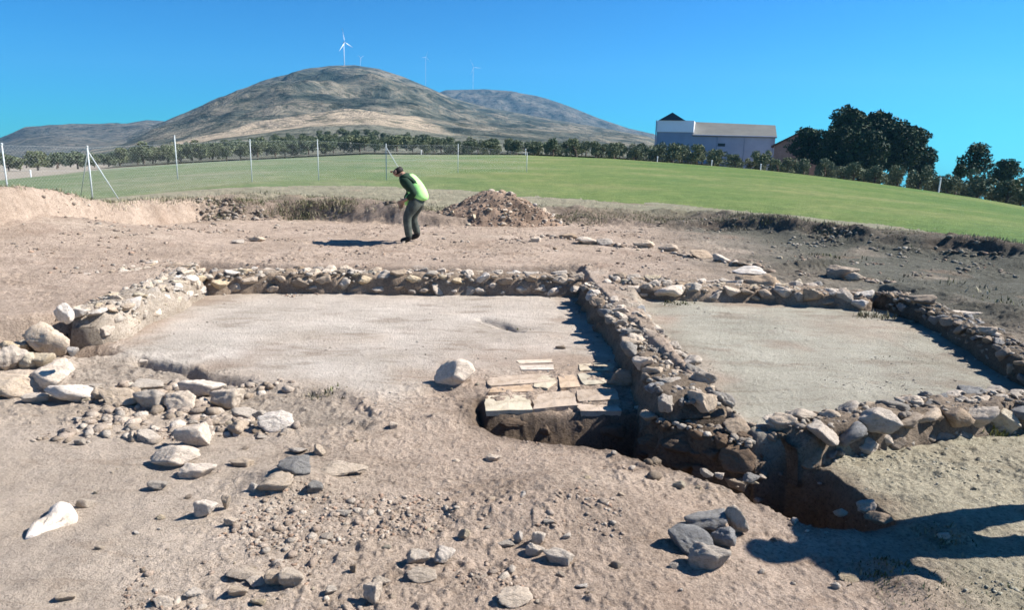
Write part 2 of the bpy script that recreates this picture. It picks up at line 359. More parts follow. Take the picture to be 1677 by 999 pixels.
# ------------------------------------------------------------------ hills
def hill_mat():
    m, nt, b = newmat('scrubby_hillside', .95, .05); pos = geo(nt)
    at = N(nt, 'ShaderNodeAttribute', attribute_name='soil')
    mp = N(nt, 'ShaderNodeMapping'); mp.inputs['Scale'].default_value = (1, .45, 2.6); nt.links.new(pos, mp.inputs[0])
    n1 = noise(nt, .014, 8, .7, mp.outputs[0], .7); n2 = noise(nt, .055, 5, .7, pos)
    r = ramp(nt, n1.outputs[0], [(.38, (.04, .05, .04)), (.47, (.09, .095, .075)), (.54, (.165, .15, .112)), (.66, (.235, .205, .155))])
    r2 = ramp(nt, n2.outputs[0], [(.40, (.22, .28, .24)), (.50, (1, 1, 1)), (.7, (1.25, 1.22, 1.18))])
    c = mix(nt, r.outputs[0], at.outputs[0], at.outputs[3] if len(at.outputs) > 3 else None)
    c = mix(nt, c, r2.outputs[0], mode='MULTIPLY', f=.8)
    nt.links.new(c, b.inputs['Base Color']); bump(nt, b, [(n1.outputs[0], 30), (n2.outputs[0], 5)], st=.6); return m
M['hill'] = hill_mat()
def hill(sky, Rr, r0, seed, foot, ridge_noise, colf, u0, u1, na=420, nr=260, shape=(.30, .7)):
    T = np.array(sorted(azel(u, v) for u, v in sky)); FT = np.array(sorted(azel(u, v) for u, v in foot))
    a0 = azel(u0, 240)[0]; a1 = azel(u1, 240)[0]; aa = np.linspace(a0, a1, na)
    q = np.concatenate([np.linspace(0, 1, nr), 1 + np.linspace(.02, .6, 30)])
    A, Q = np.meshgrid(aa, q, indexing='ij'); r0a = r0(A) if callable(r0) else np.full(A.shape, r0)
    Rrr = Rr * (1 + .10 * np.sin(A * 5 + seed)); R = r0a * (Rrr / r0a) ** Q
    X = R * np.sin(A); Y = R * np.cos(A)
    e1 = np.interp(A, T[:, 0], T[:, 1]); e0 = np.interp(A, FT[:, 0], FT[:, 1])
    pr = shape[0] * np.clip(Q, 0, 1) + shape[1] * sm(np.clip(Q, 0, 1)) ** 1.4
    nz = fbm(X / 160, Y / 160, seed, 5, .55)
    e = e0 + (e1 - e0) * pr + ridge_noise * nz * sm(Q * 2 - .5) * sm((1.0 - Q) * 6 + .08) * np.clip(e1 - e0, 0, 1) * 2
    Z = CAMH + R * e
    zr = CAMH + Rrr * e1
    Z = np.where(Q > 1, zr - (R - Rrr) * .35, Z)
    xf, yf, zf = X.ravel(), Y.ravel(), Z.ravel()
    col = colf(A.ravel(), Q.ravel(), xf, yf); me = mesh_np('hills', np.stack([xf, yf, zf], 1), grid_faces(na, len(q)), M['hill'])
    at = me.color_attributes.new('soil', 'FLOAT_COLOR', 'POINT'); at.data.foreach_set('color', col.astype(np.float32).ravel())
    tag(link('hills', me), kind='structure')
def D_at(A): return np.interp(A, FARE[:, 0], FARE[:, 1])
def col_main(A, q, x, y):
    n = len(A); c = np.zeros((n, 4)); uu = 838 + np.tan(A) * 1105
    w1 = sm((.46 - q) / .05)                      # grove soil
    c[:, :3] = np.array([.15, .15, .115]); c[:, 3] = w1
    top = .56 + .06 * sm((uu - 250) / 250) - .10 * sm((uu - 640) / 160) + .02 * fbm(x / 60, y / 60, 3, 3)
    s = sm((q - .43) / .02) * sm((top - q) / .02) * sm((uu - 150) / 150) * sm((760 - uu) / 60)
    c[:, :3] = np.where(s[:, None] > .01, c[:, :3] * (1 - s[:, None]) + np.array([.37, .30, .215]) * s[:, None], c[:, :3])
    c[:, 3] = np.maximum(c[:, 3], s * .92)
    return c
def col_far(A, q, x, y):
    c = np.zeros((len(A), 4)); c[:, :3] = (.10, .095, .085); c[:, 3] = .55; return c
FOOTL = [(u, v - 3) for u, v in [(-200, 330), (-60, 302), (0, 296), (100, 286), (200, 275), (300, 268), (420, 262), (600, 253), (850, 254), (1000, 260), (1100, 267), (1230, 277)]]
hill([(-250, 300), (-60, 262), (0, 256), (100, 247), (200, 226), (250, 205), (300, 187), (350, 163), (400, 145), (450, 127), (500, 113), (540, 107), (580, 106), (620, 112), (660, 125), (700, 142), (740, 160), (800, 176),
      (900, 194), (1000, 212), (1060, 224), (1100, 240), (1160, 262), (1250, 300)], 1500, lambda A: D_at(A) + 14, 3, FOOTL, .16, col_main, -200, 1190, 520, 340)
hill([(600, 250), (690, 162), (730, 147), (790, 146), (830, 148), (880, 157), (930, 173), (980, 193), (1030, 210), (1070, 219), (1100, 232), (1160, 262)], 2400, 1300, 9, [(500, 262), (1200, 270)], .12, col_far, 590, 1170, 220, 120)
hill([(-250, 262), (-100, 245), (0, 226), (40, 210), (80, 204), (150, 204), (200, 203), (240, 196), (270, 198), (330, 210), (420, 230), (480, 250)], 2300, 700, 14, [(-250, 285), (0, 262), (500, 262)], .12, col_far, -240, 470, 220, 120)
# ------------------------------------------------------------------ rocks
def ico(sub):
    bm = bmesh.new(); bmesh.ops.create_icosphere(bm, subdivisions=sub, radius=1)
    v = np.array([q.co[:] for q in bm.verts]); f = np.array([[q.index for q in p.verts] for p in bm.faces]); bm.free(); return v, f
IC = {s: ico(s) for s in (1, 2, 3, 4)}
def rock_v(sub, seed, planes=16, lo=.55, rough=.05):
    g = np.random.default_rng(seed); v, f = IC[sub]
    n = g.normal(size=(planes, 3)); n /= np.linalg.norm(n, axis=1)[:, None]; d = g.uniform(lo, .88, planes)
    t = v @ n.T; rr = np.where(t > .05, d / np.maximum(t, .05), 9); rr = np.append(rr, np.full((len(v), 1), 1.15), 1)
    k = 42.0; rad = -np.log(np.exp(-k * rr).sum(1)) / k
    ph = g.uniform(0, 9, 3)
    rad = np.clip(rad, .3, 1.15); rad *= 1 + rough * (np.sin(v @ g.normal(size=3) * 5 + ph[0]) + .6 * np.sin(v @ g.normal(size=3) * 9 + ph[1]) + .4 * np.sin(v @ g.normal(size=3) * 15 + ph[2]) + .3 * np.sin(v @ g.normal(size=3) * 27 + ph[0]))
    v = v * rad[:, None]; v -= (v.max(0) + v.min(0)) / 2; v /= (v.max(0) - v.min(0)) / 2
    return v, f
ROCK = {}
def rock_mesh(i, kind):
    k = (i, kind)
    if k not in ROCK:
        v, f = rock_v(4 if i < 20 else 3, 100 + i, (8 if i % 3 else 13), (.34 if i % 3 else .5))
        ROCK[k] = mesh_np('stone', v, f, M[kind], True)
    return ROCK[k]
def rock_at(name, p, sx, sy, sz, kind='stone', parent=None, rz=None, i=None, tilt=.15, sink=.3):
    i = random.randrange(14) if i is None else i
    o = link(name, rock_mesh(i, kind), parent, (p[0], p[1], p[2] + sz * (1 - sink * 2)), (random.uniform(-tilt, tilt), random.uniform(-tilt, tilt), random.uniform(-.5, .5) + (PI if random.random() < .5 else 0) if rz is None else rz), (sx, sy, sz))
    return o
def scatter_mesh(pts, sizes, cols, sub=1, seeds=24, sq=(.5, .9), flat=.6):
    """many little stones in one mesh"""
    V = []; Fc = []; C = []; off = 0
    variants = [rock_v(sub, 900 + k, 10, .6) for k in range(seeds)]
    for p, s, c in zip(pts, sizes, cols):
        v, f = variants[rng.integers(seeds)]
        a = rng.uniform(0, 2 * PI); ca, sa = math.cos(a), math.sin(a)
        w = v * [s, s * rng.uniform(.55, .95), s * rng.uniform(flat * .6, flat * 1.2)]
        t = rng.uniform(-.4, .4); w = np.stack([w[:, 0], w[:, 1] * math.cos(t) - w[:, 2] * math.sin(t), w[:, 1] * math.sin(t) + w[:, 2] * math.cos(t)], 1)
        w = np.stack([w[:, 0] * ca - w[:, 1] * sa, w[:, 0] * sa + w[:, 1] * ca, w[:, 2]], 1) + p
        V.append(w); Fc.append(f + off); C.append(np.tile(c, (len(v), 1))); off += len(v)
    return np.concatenate(V), np.concatenate(Fc), np.concatenate(C)
exec_later = []
# ------------------------------------------------------------------ low stone walls of the dig
def resample(pts, step):
    pts = np.array(pts); seg = np.linalg.norm(np.diff(pts[:, :2], axis=0), axis=1); s = np.concatenate([[0], np.cumsum(seg)])
    q = np.linspace(0, s[-1], max(3, int(s[-1] / step))); return np.stack([np.interp(q, s, pts[:, k]) for k in range(3)], 1), s[-1]
EARTH = np.array([.33, .26, .195])
def wall(name, label, px, hw, zt, zb, nst, smin, smax, kinds, group='low stone footings of the excavated rooms', face=(), earth=EARTH, nrub=500, deep=.12, core=True, hand=()):
    pts = [tuple(P(u, v, zt)) for u, v in px]
    if not isinstance(hw, (list, tuple)): hw = [hw] * len(pts)
    arr = np.array([(p[0], p[1], h) for p, h in zip(pts, hw)]); C, L = resample(arr, .04)
    T = np.gradient(C[:, :2], axis=0); T /= np.linalg.norm(T, axis=1)[:, None]; Nn = np.stack([T[:, 1], -T[:, 0]], 1)   # points to the right of travel
    mid = C[len(C) // 2]; root = tag(empty(name, (mid[0], mid[1], zb)), label, 'stone wall', group)
    # earthen core: swept section
    prof = [(-1.3, 'b'), (-1.2, .15), (-1.08, .5), (-.93, .84), (-.75, .98), (-.45, 1.0), (-.15, 1.0), (.15, 1.0), (.45, 1.0), (.75, .98), (.93, .84), (1.08, .5), (1.2, .15), (1.3, 'b')]
    V = []; n = len(C)
    for i in range(n):
        e = min(1, i / 3, (n - 1 - i) / 3); x, y, h = C[i]
        for k, (s, zz) in enumerate(prof):
            o = s * h * (.92 + .08 * e); px_, py_ = x + Nn[i, 0] * o, y + Nn[i, 1] * o
            z = zb - deep if zz == 'b' else zb - .03 + (zt - zb + .03) * zz * (.6 + .4 * e)
            V.append((px_, py_, z))
    V = np.array(V)
    nz = fbm(V[:, 0] * 6, V[:, 1] * 6 + V[:, 2] * 7, 55, 4, .6); V[:, 2] += (.04 * nz + .025 * fbm(V[:, 0] * 17, V[:, 1] * 17, 57, 3)) * (V[:, 2] > zb); nn = np.repeat(Nn, len(prof), 0)
    V[:, :2] += nn * (.06 * fbm(V[:, 0] * 7 + 5, V[:, 1] * 7 + V[:, 2] * 9, 56, 3))[:, None]
    K = len(prof); f = []
    for i in range(n - 1):
        for k in range(K): f.append((i * K + k, i * K + (k + 1) % K, (i + 1) * K + (k + 1) % K, (i + 1) * K + k))
    for o_ in (0, (n - 1) * K):
        for k in range(K // 2 - 1): f.append((o_ + k, o_ + k + 1, o_ + K - 2 - k, o_ + K - 1 - k))
    V -= np.array([mid[0], mid[1], zb])
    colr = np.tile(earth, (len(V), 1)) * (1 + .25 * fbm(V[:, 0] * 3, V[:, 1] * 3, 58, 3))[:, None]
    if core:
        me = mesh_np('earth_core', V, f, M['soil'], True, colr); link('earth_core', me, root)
    # dart-thrown stones, large first
    placed = []; sizes = sorted((smin + (smax - smin) * random.random() ** 2.2 for _ in range(nst)), reverse=True)
    out = []
    for s in sizes:
        for _ in range(26):
            i = random.randrange(2, n - 2); x, y, h = C[i]
            side = random.random()
            if side < .30 and face:
                sd_ = random.choice(face); o = sd_ * h * random.uniform(.9, 1.04); z = random.uniform(zb + s * .5, zt - s * .2); onface = True
            else:
                o = random.uniform(-1, 1) * h * .95; z = zt + s * random.uniform(-.5, .0); onface = False
            q = (x + Nn[i, 0] * o, y + Nn[i, 1] * o, z)
            if all((q[0] - a[0]) ** 2 + (q[1] - a[1]) ** 2 + (q[2] - a[2]) ** 2 > ((s + a[3]) * .80) ** 2 for a in placed):
                placed.append((*q, s)); out.append((q, s, onface, math.atan2(T[i, 1], T[i, 0]))); break
    # the largest become parts, the rest one part
    for q, s, onface, ang in out[:98 - len(hand)]:
        o = link('stone', rock_mesh(random.randrange(14), random.choice(kinds)), root, (q[0] - mid[0], q[1] - mid[1], q[2] - zb),
                 (random.uniform(-.25, .25), random.uniform(-.25, .25), ang + random.uniform(-.6, .6)), (s, s * random.uniform(.6, .85), s * random.uniform(.42, .7)))
    for u, v, w, h_, kd, lab in hand:     # stones set by measurement
        p = P(u, v, zb + .1); d = np.linalg.norm(p - CAM); sx = w / 2 * d / F; sz = h_ / 2 * d / F * 1.05
        o = link('stone', rock_mesh(random.randrange(14), kd), root, (p[0] - mid[0], p[1] + sx * .3 - mid[1], p[2] - zb), (random.uniform(-.1, .1), random.uniform(-.1, .1), random.uniform(-.3, .3)), (sx, sx * .8, sz))
        if lab: o['label'] = lab
    rest = out[98 - len(hand):]
    pr = [np.array(q) for q, *_ in rest]; sz = [s for _, s, *_ in rest]
    for _ in range(int(nrub * .45)):
        i = random.randrange(1, n - 1); x, y, h = C[i]; o = random.gauss(0, .6) * h; s = .006 + .03 * random.random() ** 2.5
        px_, py_ = x + Nn[i, 0] * o, y + Nn[i, 1] * o
        z = zt + random.uniform(-.012, .012) if abs(o) < h * .95 else Hs(px_, py_) + .003
        pr.append(np.array((px_, py_, z))); sz.append(s)
    cols = [np.array(random.choice([(.42, .37, .31), (.48, .43, .36), (.34, .28, .22), (.28, .24, .2)])) * random.uniform(.8, 1.1) for _ in pr]
    v, f, c = scatter_mesh([p - np.array([mid[0], mid[1], zb]) for p in pr], sz, cols, 1)
    tag(link('rubble', mesh_np('rubble', v, f, M['rubble'], True, c), root), kind='stuff')
    return root
PALE = ['stone'] * 4 + ['white_stone', 'yellow_stone', 'brown_stone']; MIXED = ['stone'] * 3 + ['brown_stone', 'grey_stone']; DARKS = ['brown_stone', 'grey_stone', 'stone']
wall('stone_wall', 'far low rubble wall running straight along the back edge of the pale left room', [(332, 446), (450, 443), (550, 444), (650, 446), (750, 447), (850, 449), (955, 452)], .17, .24, 0, 420, .022, .115, PALE, face=(1,), nrub=700,
     hand=[(725, 457, 38, 26, 'brown_stone', None), (765, 457, 42, 24, 'brown_stone', None), (808, 455, 36, 27, 'stone', 'big rounded stone with a dark front in the far wall'), (850, 459, 28, 20, 'stone', None), (520, 452, 30, 22, 'stone', None), (905, 463, 26, 16, 'stone', None), (365, 449, 30, 18, 'grey_stone', None), (470, 447, 60, 22, 'grey_stone', None)])
wall('stone_wall', 'left low wall of pale blocks with its sunlit inner side facing the left room', [(318, 440), (262, 464), (200, 486), (160, 503), (135, 514)], [.17, .2, .2, .18, .12], .27, .02, 360, .02, .10, ['stone', 'white_stone', 'yellow_stone', 'stone'], face=(-1,), nrub=500, earth=np.array([.44, .38, .31]))
wall('stone_wall', 'spur of scattered pale stones running left from the top corner of the left room', [(122, 447), (180, 443), (250, 436), (325, 434)], .17, .27, .2, 240, .02, .085, PALE, nrub=500)
wall('stone_wall', 'central dividing wall of tumbled stones with a deep shadow along its left side', [(972, 464), (1012, 500), (1048, 540), (1080, 580), (1112, 622), (1148, 664)], [.18, .20, .20, .21, .22, .23], .22, 0, 480, .025, .11, MIXED + ['stone', 'white_stone'], nrub=2400, earth=np.array([.23, .185, .14]),  # core earth darkened, painting in shade for the unlit left face
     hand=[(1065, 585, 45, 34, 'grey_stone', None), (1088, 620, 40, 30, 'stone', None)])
wall('stone_wall', 'stone wall along the far side of the right room, with rounded pale blocks', [(1000, 452), (1060, 462), (1150, 465), (1250, 466), (1340, 474), (1430, 483)], [.2, .24, .24, .24, .2, .16], .27, .12, 360, .03, .11, PALE + ['brown_stone'], face=(1,), nrub=1000,
     hand=[(1064, 474, 28, 20, 'stone', None), (1096, 478, 46, 20, 'white_stone', 'long pale block at the left end of this wall'), (1128, 476, 26, 18, 'brown_stone', None), (1160, 476, 24, 18, 'stone', None), (1245, 472, 70, 42, 'brown_stone', 'big broken earth-brown block standing above this wall'), (1300, 468, 24, 22, 'yellow_stone', None), (1340, 473, 28, 20, 'grey_stone', None)])
wall('stone_wall', 'near right wall of large round cobbles above the greenish floor', [(1290, 700), (1340, 688), (1400, 677), (1470, 667), (1560, 656), (1640, 648), (1780, 650)], [.10, .13, .14, .14, .14, .14, .14], .19, -.02, 260, .045, .12, MIXED, face=(1, 1, 1), nrub=900, earth=np.array([.26, .21, .16]),
     hand=[(1430, 712, 52, 36, 'stone', None), (1466, 704, 44, 42, 'stone', None), (1503, 698, 44, 38, 'stone', 'round pale cobble with a dark chip in its face'), (1538, 694, 30, 34, 'stone', None), (1572, 688, 52, 38, 'stone', None), (1606, 690, 32, 30, 'brown_stone', None), (1490, 664, 26, 26, 'brown_stone', None), (1515, 660, 26, 30, 'grey_stone', None), (1645, 690, 36, 30, 'yellow_stone', None)])
wall('stone_wall', 'collapsed dark footing of big stones and earth in the far side of the trench', [(1056, 672), (1100, 690), (1150, 703), (1200, 718), (1240, 726)], [.07, .09, .10, .10, .07], .10, -.2, 150, .04, .11, DARKS[:1] + ['dark_stone'] * 2, face=(-1, 1), nrub=500, deep=.3, earth=np.array([.17, .13, .095]),
     hand=[(1128, 712, 30, 34, 'brown_stone', None), (1190, 752, 36, 30, 'brown_stone', None), (1075, 706, 36, 34, 'brown_stone', None)])
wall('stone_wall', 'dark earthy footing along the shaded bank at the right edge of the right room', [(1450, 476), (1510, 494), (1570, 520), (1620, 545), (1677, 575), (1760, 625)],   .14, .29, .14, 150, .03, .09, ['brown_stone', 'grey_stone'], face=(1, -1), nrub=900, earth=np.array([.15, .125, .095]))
# ------------------------------------------------------------------ single stones, measured one by one: u, v of base, width, height in photo px
LOOSE = [
 (82, 590, 50, 52, 'stone', 'largest boulder, leaning at the near end of the left wall'),
 (20, 590, 34, 26, 'yellow_stone', 'yellowish cobble at the left edge of the photo, above the bigger pale one'),
 (48, 583, 26, 24, 'yellow_stone', 'small yellowish cobble tucked against the left side of the largest boulder'),
 (45, 607, 28, 24, 'yellow_stone', 'yellowish cobble below the largest boulder, in the middle of its heap'),
 (68, 606, 28, 22, 'yellow_stone', 'yellowish round cobble just under the lower corner of the largest boulder'),
 (14, 612, 42, 34, 'stone', 'biggest pale cobble of the heap at the left edge of the photo'),
 (118, 585, 14, 14, 'white_stone', 'small white stone at the mouth of the dark hollow by the largest boulder'),
 (105, 530, 26, 28, 'white_stone', 'upright pale stone at the near end of the left wall'),
 (128, 522, 26, 16, 'white_stone', 'flat pale stone capping the near end of the left wall'),
 (82, 645, 52, 44, 'white_stone', 'big pinkish white stone just below the yellow cobble heap'),
 (112, 664, 62, 30, 'white_stone', 'long white slab tilted down to the right over a dark gap'),
 (18, 652, 76, 32, 'stone', 'wide pale boulder at the left edge below the cobble heap'),
 (60, 662, 30, 14, 'stone', 'low pale stone between the wide left boulder and the tilted slab'),
 (150, 646, 26, 14, 'stone', 'small pale stone at the start of the row right of the pinkish white stone'),
 (192, 668, 50, 26, 'stone', 'broad pale stone in the row, right of the tilted white slab'),
 (160, 658, 26, 18, 'stone', 'small blocky stone left of the broad pale stone in the row'),
 (212, 652, 26, 16, 'brown_stone', 'small brown stone behind the broad pale stone in the row'),
 (245, 673, 48, 30, 'stone', 'grey-shadowed block in the row, left of the bright white block'),
 (237, 646, 44, 18, 'stone', 'low pale stone at the back of the row'),
 (294, 677, 46, 30, 'white_stone', 'bright white block in the middle of the left row of stones'),
 (330, 652, 62, 28, 'white_stone', 'large rounded white stone standing highest in the left row'),
 (368, 673, 46, 32, 'stone', 'leaning pale stone casting a dark shadow on its left, right of the rounded white one'),
 (402, 688, 46, 16, 'stone', 'flat pale stone low in the row, left of the last white one'),
 (425, 692, 22, 18, 'stone', 'small pale stone touching the last white stone of the row'),
 (450, 708, 52, 28, 'white_stone', 'last white stone at the right end of the left row'),
 (385, 715, 30, 22, 'stone', 'small stone with a shaded face just below the right end of the row'),
 (240, 724, 34, 16, 'stone', 'low oblong stone alone left of the big cube-shaped one'),
 (214, 722, 10, 12, 'white_stone', 'thin white chip beside the low oblong stone'),
 (314, 734, 50, 34, 'white_stone', 'big cube-shaped pale stone with a long dark shadow on its left'),
 (284, 768, 66, 30, 'white_stone', 'wide white stone directly below the big cube-shaped one'),
 (322, 784, 50, 20, 'white_stone', 'flat white stone right below the wide white stone'),
 (258, 804, 28, 12, 'stone', 'small oblong stone below the flat white stone'),
 (394, 766, 34, 12, 'stone', 'small flat stone right of the wide white stone'),
 (336, 848, 30, 28, 'white_stone', 'square white block beside the thin curved one'),
 (370, 838, 13, 24, 'stone', 'thin upright curved stone right of the square white block'),
 (378, 862, 18, 14, 'white_stone', 'little white stone with a dark pointed shadow under the curved one'),
 (138, 832, 26, 12, 'stone', 'small flat stone at the upper tip of the white wedge'),
 (487, 745, 30, 11, 'stone', 'slanting flat stone above the dark clods in the centre left'),
 (523, 748, 18, 18, 'stone', 'narrow tilted stone right of the slanting flat one'),
 (480, 778, 46, 24, 'grey_stone', 'grey block over a black shadow in the middle of the clods'),
 (450, 806, 52, 24, 'stone', 'flat-topped block in front of the grey block among the clods'),
 (415, 806, 16, 14, 'white_stone', 'small white stone left of the flat-topped block'),
 (515, 812, 22, 20, 'grey_stone', 'jagged grey clod right of the flat-topped block'),
 (560, 780, 70, 12, 'stone', 'long low stone right of the grey block'),
 (562, 846, 24, 8, 'stone', 'thin bright flake on the dirt below the clods'),
 (535, 884, 18, 8, 'stone', 'small tilted flake further down from the thin bright flake'),
 (744, 636, 62, 42, 'white_stone', 'big bright white block beside the clay tile floor'),
 (645, 706, 12, 14, 'white_stone', 'small white stone in the hollow left of the tile floor'),
 (400, 952, 56, 14, 'stone', 'long flat stone near the bottom of the photo, left of centre'),
 (418, 962, 24, 14, 'white_stone', 'white stone touching the right end of the long flat stone'),
 (452, 964, 26, 26, 'stone', 'upright split stone between the white one and the pointed one'),
 (478, 968, 32, 30, 'stone', 'pointed pale stone leaning left over a black gap'),
 (390, 980, 24, 16, 'stone', 'small stone under the long flat stone'),
 (422, 992, 24, 10, 'yellow_stone', 'yellowish chip at the bottom below the split stone'),
 (318, 980, 28, 10, 'white_stone', 'triangular white chip alone at the lower left'),
 (266, 999, 26, 16, 'white_stone', 'pale stone cut by the bottom edge at the lower left'),
 (108, 986, 22, 10, 'stone', 'small pale stone at the bottom left corner'),
 (608, 992, 26, 34, 'white_stone', 'tall pinkish stone at the bottom edge left of centre'),
 (622, 962, 28, 12, 'stone', 'pinkish flat stone just above the tall pinkish one'),
 (578, 940, 10, 14, 'brown_stone', 'small dark pointed clod in the lower middle'),
 (541, 976, 16, 12, 'stone', 'small round stone left of the pinkish stones'),
 (684, 930, 34, 24, 'stone', 'curved shard of pottery-like stone in the lower middle'),
 (728, 926, 32, 24, 'white_stone', 'triangular pale shard right of the curved one'),
 (690, 952, 44, 14, 'stone', 'pinkish flat shard below the curved one'),
 (760, 885, 18, 16, 'yellow_stone', 'round pale greenish disc-like stone on the bare dirt'),
 (848, 892, 14, 20, 'white_stone', 'narrow white stone upright in the centre bottom cluster'),
 (882, 894, 22, 24, 'white_stone', 'tilted pale stone right of the narrow white one'),
 (876, 912, 28, 18, 'white_stone', 'bright six-sided stone in the centre bottom cluster'),
 (915, 926, 46, 22, 'stone', 'broad flat stone at the right of the centre bottom cluster'),
 (828, 896, 28, 8, 'stone', 'thin flat sliver at the left of the centre bottom cluster'),
 (899, 862, 16, 10, 'stone', 'small pale stone above the centre bottom cluster'),
 (856, 818, 12, 12, 'white_stone', 'little white stone among the dark specks uphill of the cluster'),
 (842, 992, 52, 20, 'white_stone', 'flat pinkish slab at the bottom edge of the photo, centre'),
 (788, 952, 18, 8, 'stone', 'little flat stone between the disc-like stone and the bottom slab'),
 (918, 946, 14, 8, 'stone', 'tiny flat stone below the broad flat one'),
 (952, 964, 18, 7, 'white_stone', 'thin white chip right of the bottom slab'),
 (1008, 932, 20, 12, 'brown_stone', 'small brown clod left of the heap of grey rocks'),
 (1112, 802, 18, 12, 'yellow_stone', 'pale yellow chip on the slope below the trench'),
 (808, 756, 24, 10, 'white_stone', 'pinkish chip on the slope below the tile floor'),
 (1158, 872, 62, 26, 'grey_stone', 'back slab of the heap of grey rocks, lying flat'),
 (1206, 880, 34, 46, 'stone', 'upright angular rock at the right of the heap of grey rocks'),
 (1132, 908, 66, 38, 'grey_stone', 'long blue-grey rock tilted to the left in the heap, with a black shadow'),
 (1186, 900, 34, 30, 'grey_stone', 'squarish grey rock in the middle of the heap of grey rocks'),
 (1162, 936, 58, 38, 'stone', 'smooth rounded rock at the front of the heap of grey rocks'),
 (1104, 932, 14, 8, 'stone', 'pebble left in front of the smooth rounded rock'),
 (1231, 795, 26, 16, 'grey_stone', 'grey stone perched on the near lip of the trench'),
 (1178, 786, 14, 10, 'white_stone', 'white pebble left of the stone perched on the trench lip'),
 (1158, 782, 20, 12, 'stone', 'pale stone on the trench lip, left of the white pebble'),
 (1418, 846, 24, 22, 'stone', 'pale stone jutting from the right end of the trench'),
 (1378, 848, 18, 12, 'stone', 'small stone on the lip left of the pale one at the trench end'),
 (1440, 860, 34, 16, 'brown_stone', 'blocky brown stone at the right end of the trench'),
 (1395, 864, 20, 8, 'stone', 'flat stone just above the photographer-like shadow'),
 (1390, 954, 26, 9, 'yellow_stone', 'flat yellowish stone below the big human shadow'),
 (1370, 966, 12, 9, 'white_stone', 'white pebble left below the flat yellowish stone'),
 (1545, 886, 16, 10, 'white_stone', 'white pebble on the earthy ridge right of the big shadow'),
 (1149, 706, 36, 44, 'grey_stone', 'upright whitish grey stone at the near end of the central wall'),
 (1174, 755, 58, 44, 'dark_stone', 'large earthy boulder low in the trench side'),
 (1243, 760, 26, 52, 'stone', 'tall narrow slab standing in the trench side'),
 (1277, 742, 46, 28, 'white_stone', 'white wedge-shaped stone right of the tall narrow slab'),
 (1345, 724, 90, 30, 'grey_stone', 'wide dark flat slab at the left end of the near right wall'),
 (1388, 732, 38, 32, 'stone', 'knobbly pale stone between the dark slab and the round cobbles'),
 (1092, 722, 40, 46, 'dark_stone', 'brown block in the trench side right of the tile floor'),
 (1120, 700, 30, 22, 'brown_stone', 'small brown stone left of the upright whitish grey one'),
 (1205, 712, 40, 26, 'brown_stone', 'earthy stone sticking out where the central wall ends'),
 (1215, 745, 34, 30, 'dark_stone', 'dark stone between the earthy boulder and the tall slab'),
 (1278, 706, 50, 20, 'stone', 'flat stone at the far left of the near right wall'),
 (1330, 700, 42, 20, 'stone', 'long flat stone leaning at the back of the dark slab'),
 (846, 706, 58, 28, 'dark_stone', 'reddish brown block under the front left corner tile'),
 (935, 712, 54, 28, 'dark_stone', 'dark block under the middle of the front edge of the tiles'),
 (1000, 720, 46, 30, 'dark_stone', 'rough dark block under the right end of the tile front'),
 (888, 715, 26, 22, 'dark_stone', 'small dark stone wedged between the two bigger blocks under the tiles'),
 (1022, 634, 52, 28, 'brown_stone', 'rounded brownish stone at the right rim of the tile floor'),
 (1380, 458, 44, 20, 'brown_stone', 'brown stone lump behind the far right wall'),
 (1400, 462, 22, 14, 'stone', 'pale knob beside the brown lump behind the far right wall'),
 (1228, 452, 50, 14, 'white_stone', 'flat white slab lying behind the far right wall'),
 (1606, 518, 62, 8, 'white_stone', 'long thin white stone on the rim of the dark right bank'),
 (1618, 552, 22, 14, 'stone', 'pale stone in the dark face of the right bank'),
 (1512, 500, 36, 14, 'brown_stone', 'earthy stone where the dark right bank begins'),
 (1055, 408, 32, 14, 'stone', 'first stone of the broken line behind the right room'),
 (1095, 414, 30, 13, 'brown_stone', 'second stone of the broken line behind the right room, brownish'),
 (1147, 424, 38, 13, 'brown_stone', 'longest stone of the broken line behind the right room'),
 (1183, 431, 26, 14, 'stone', 'blocky stone in the broken line behind the right room'),
 (1213, 437, 26, 9, 'brown_stone', 'last dark low stone of the broken line behind the right room'),
 (930, 393, 30, 10, 'brown_stone', 'leftmost reddish stone of the short line beyond the far wall'),
 (962, 401, 36, 13, 'stone', 'pale middle stone of the short line beyond the far wall'),
 (990, 403, 26, 12, 'stone', 'right stone of the short line beyond the far wall'),
 (877, 397, 18, 9, 'white_stone', 'two-lobed white stone alone beyond the far wall'),
 (418, 396, 26, 8, 'stone', 'low stone on the cleared floor left of the dark scoop'),
 (388, 399, 18, 6, 'stone', 'tiny stone left of the low stone on the cleared floor'),
 (318, 604, 28, 10, 'white_stone', 'white wedge-shaped stone on the dark crack in the floor'),
 (235, 598, 10, 8, 'white_stone', 'white pebble at the left end of the dark crack'),
 (918, 572, 16, 6, 'brown_stone', 'small reddish brown stone on the floor above the tiles'),
 (130, 730, 14, 9, 'stone', 'lone pebble with a dark spot on the pale dirt at left'),
 (127, 692, 12, 8, 'white_stone', 'lone white pebble on the pale dirt below the tilted slab'),
]
ZP = {(846, 706): -.16, (935, 712): -.19, (1000, 720): -.21, (888, 715): -.18, (1174, 755): -.2, (1243, 760): -.16, (1092, 722): -.12, (1215, 745): -.12, (1149, 706): .02, (1277, 742): .0, (1205, 712): .1, (1120, 700): .05, (1345, 724): .05}
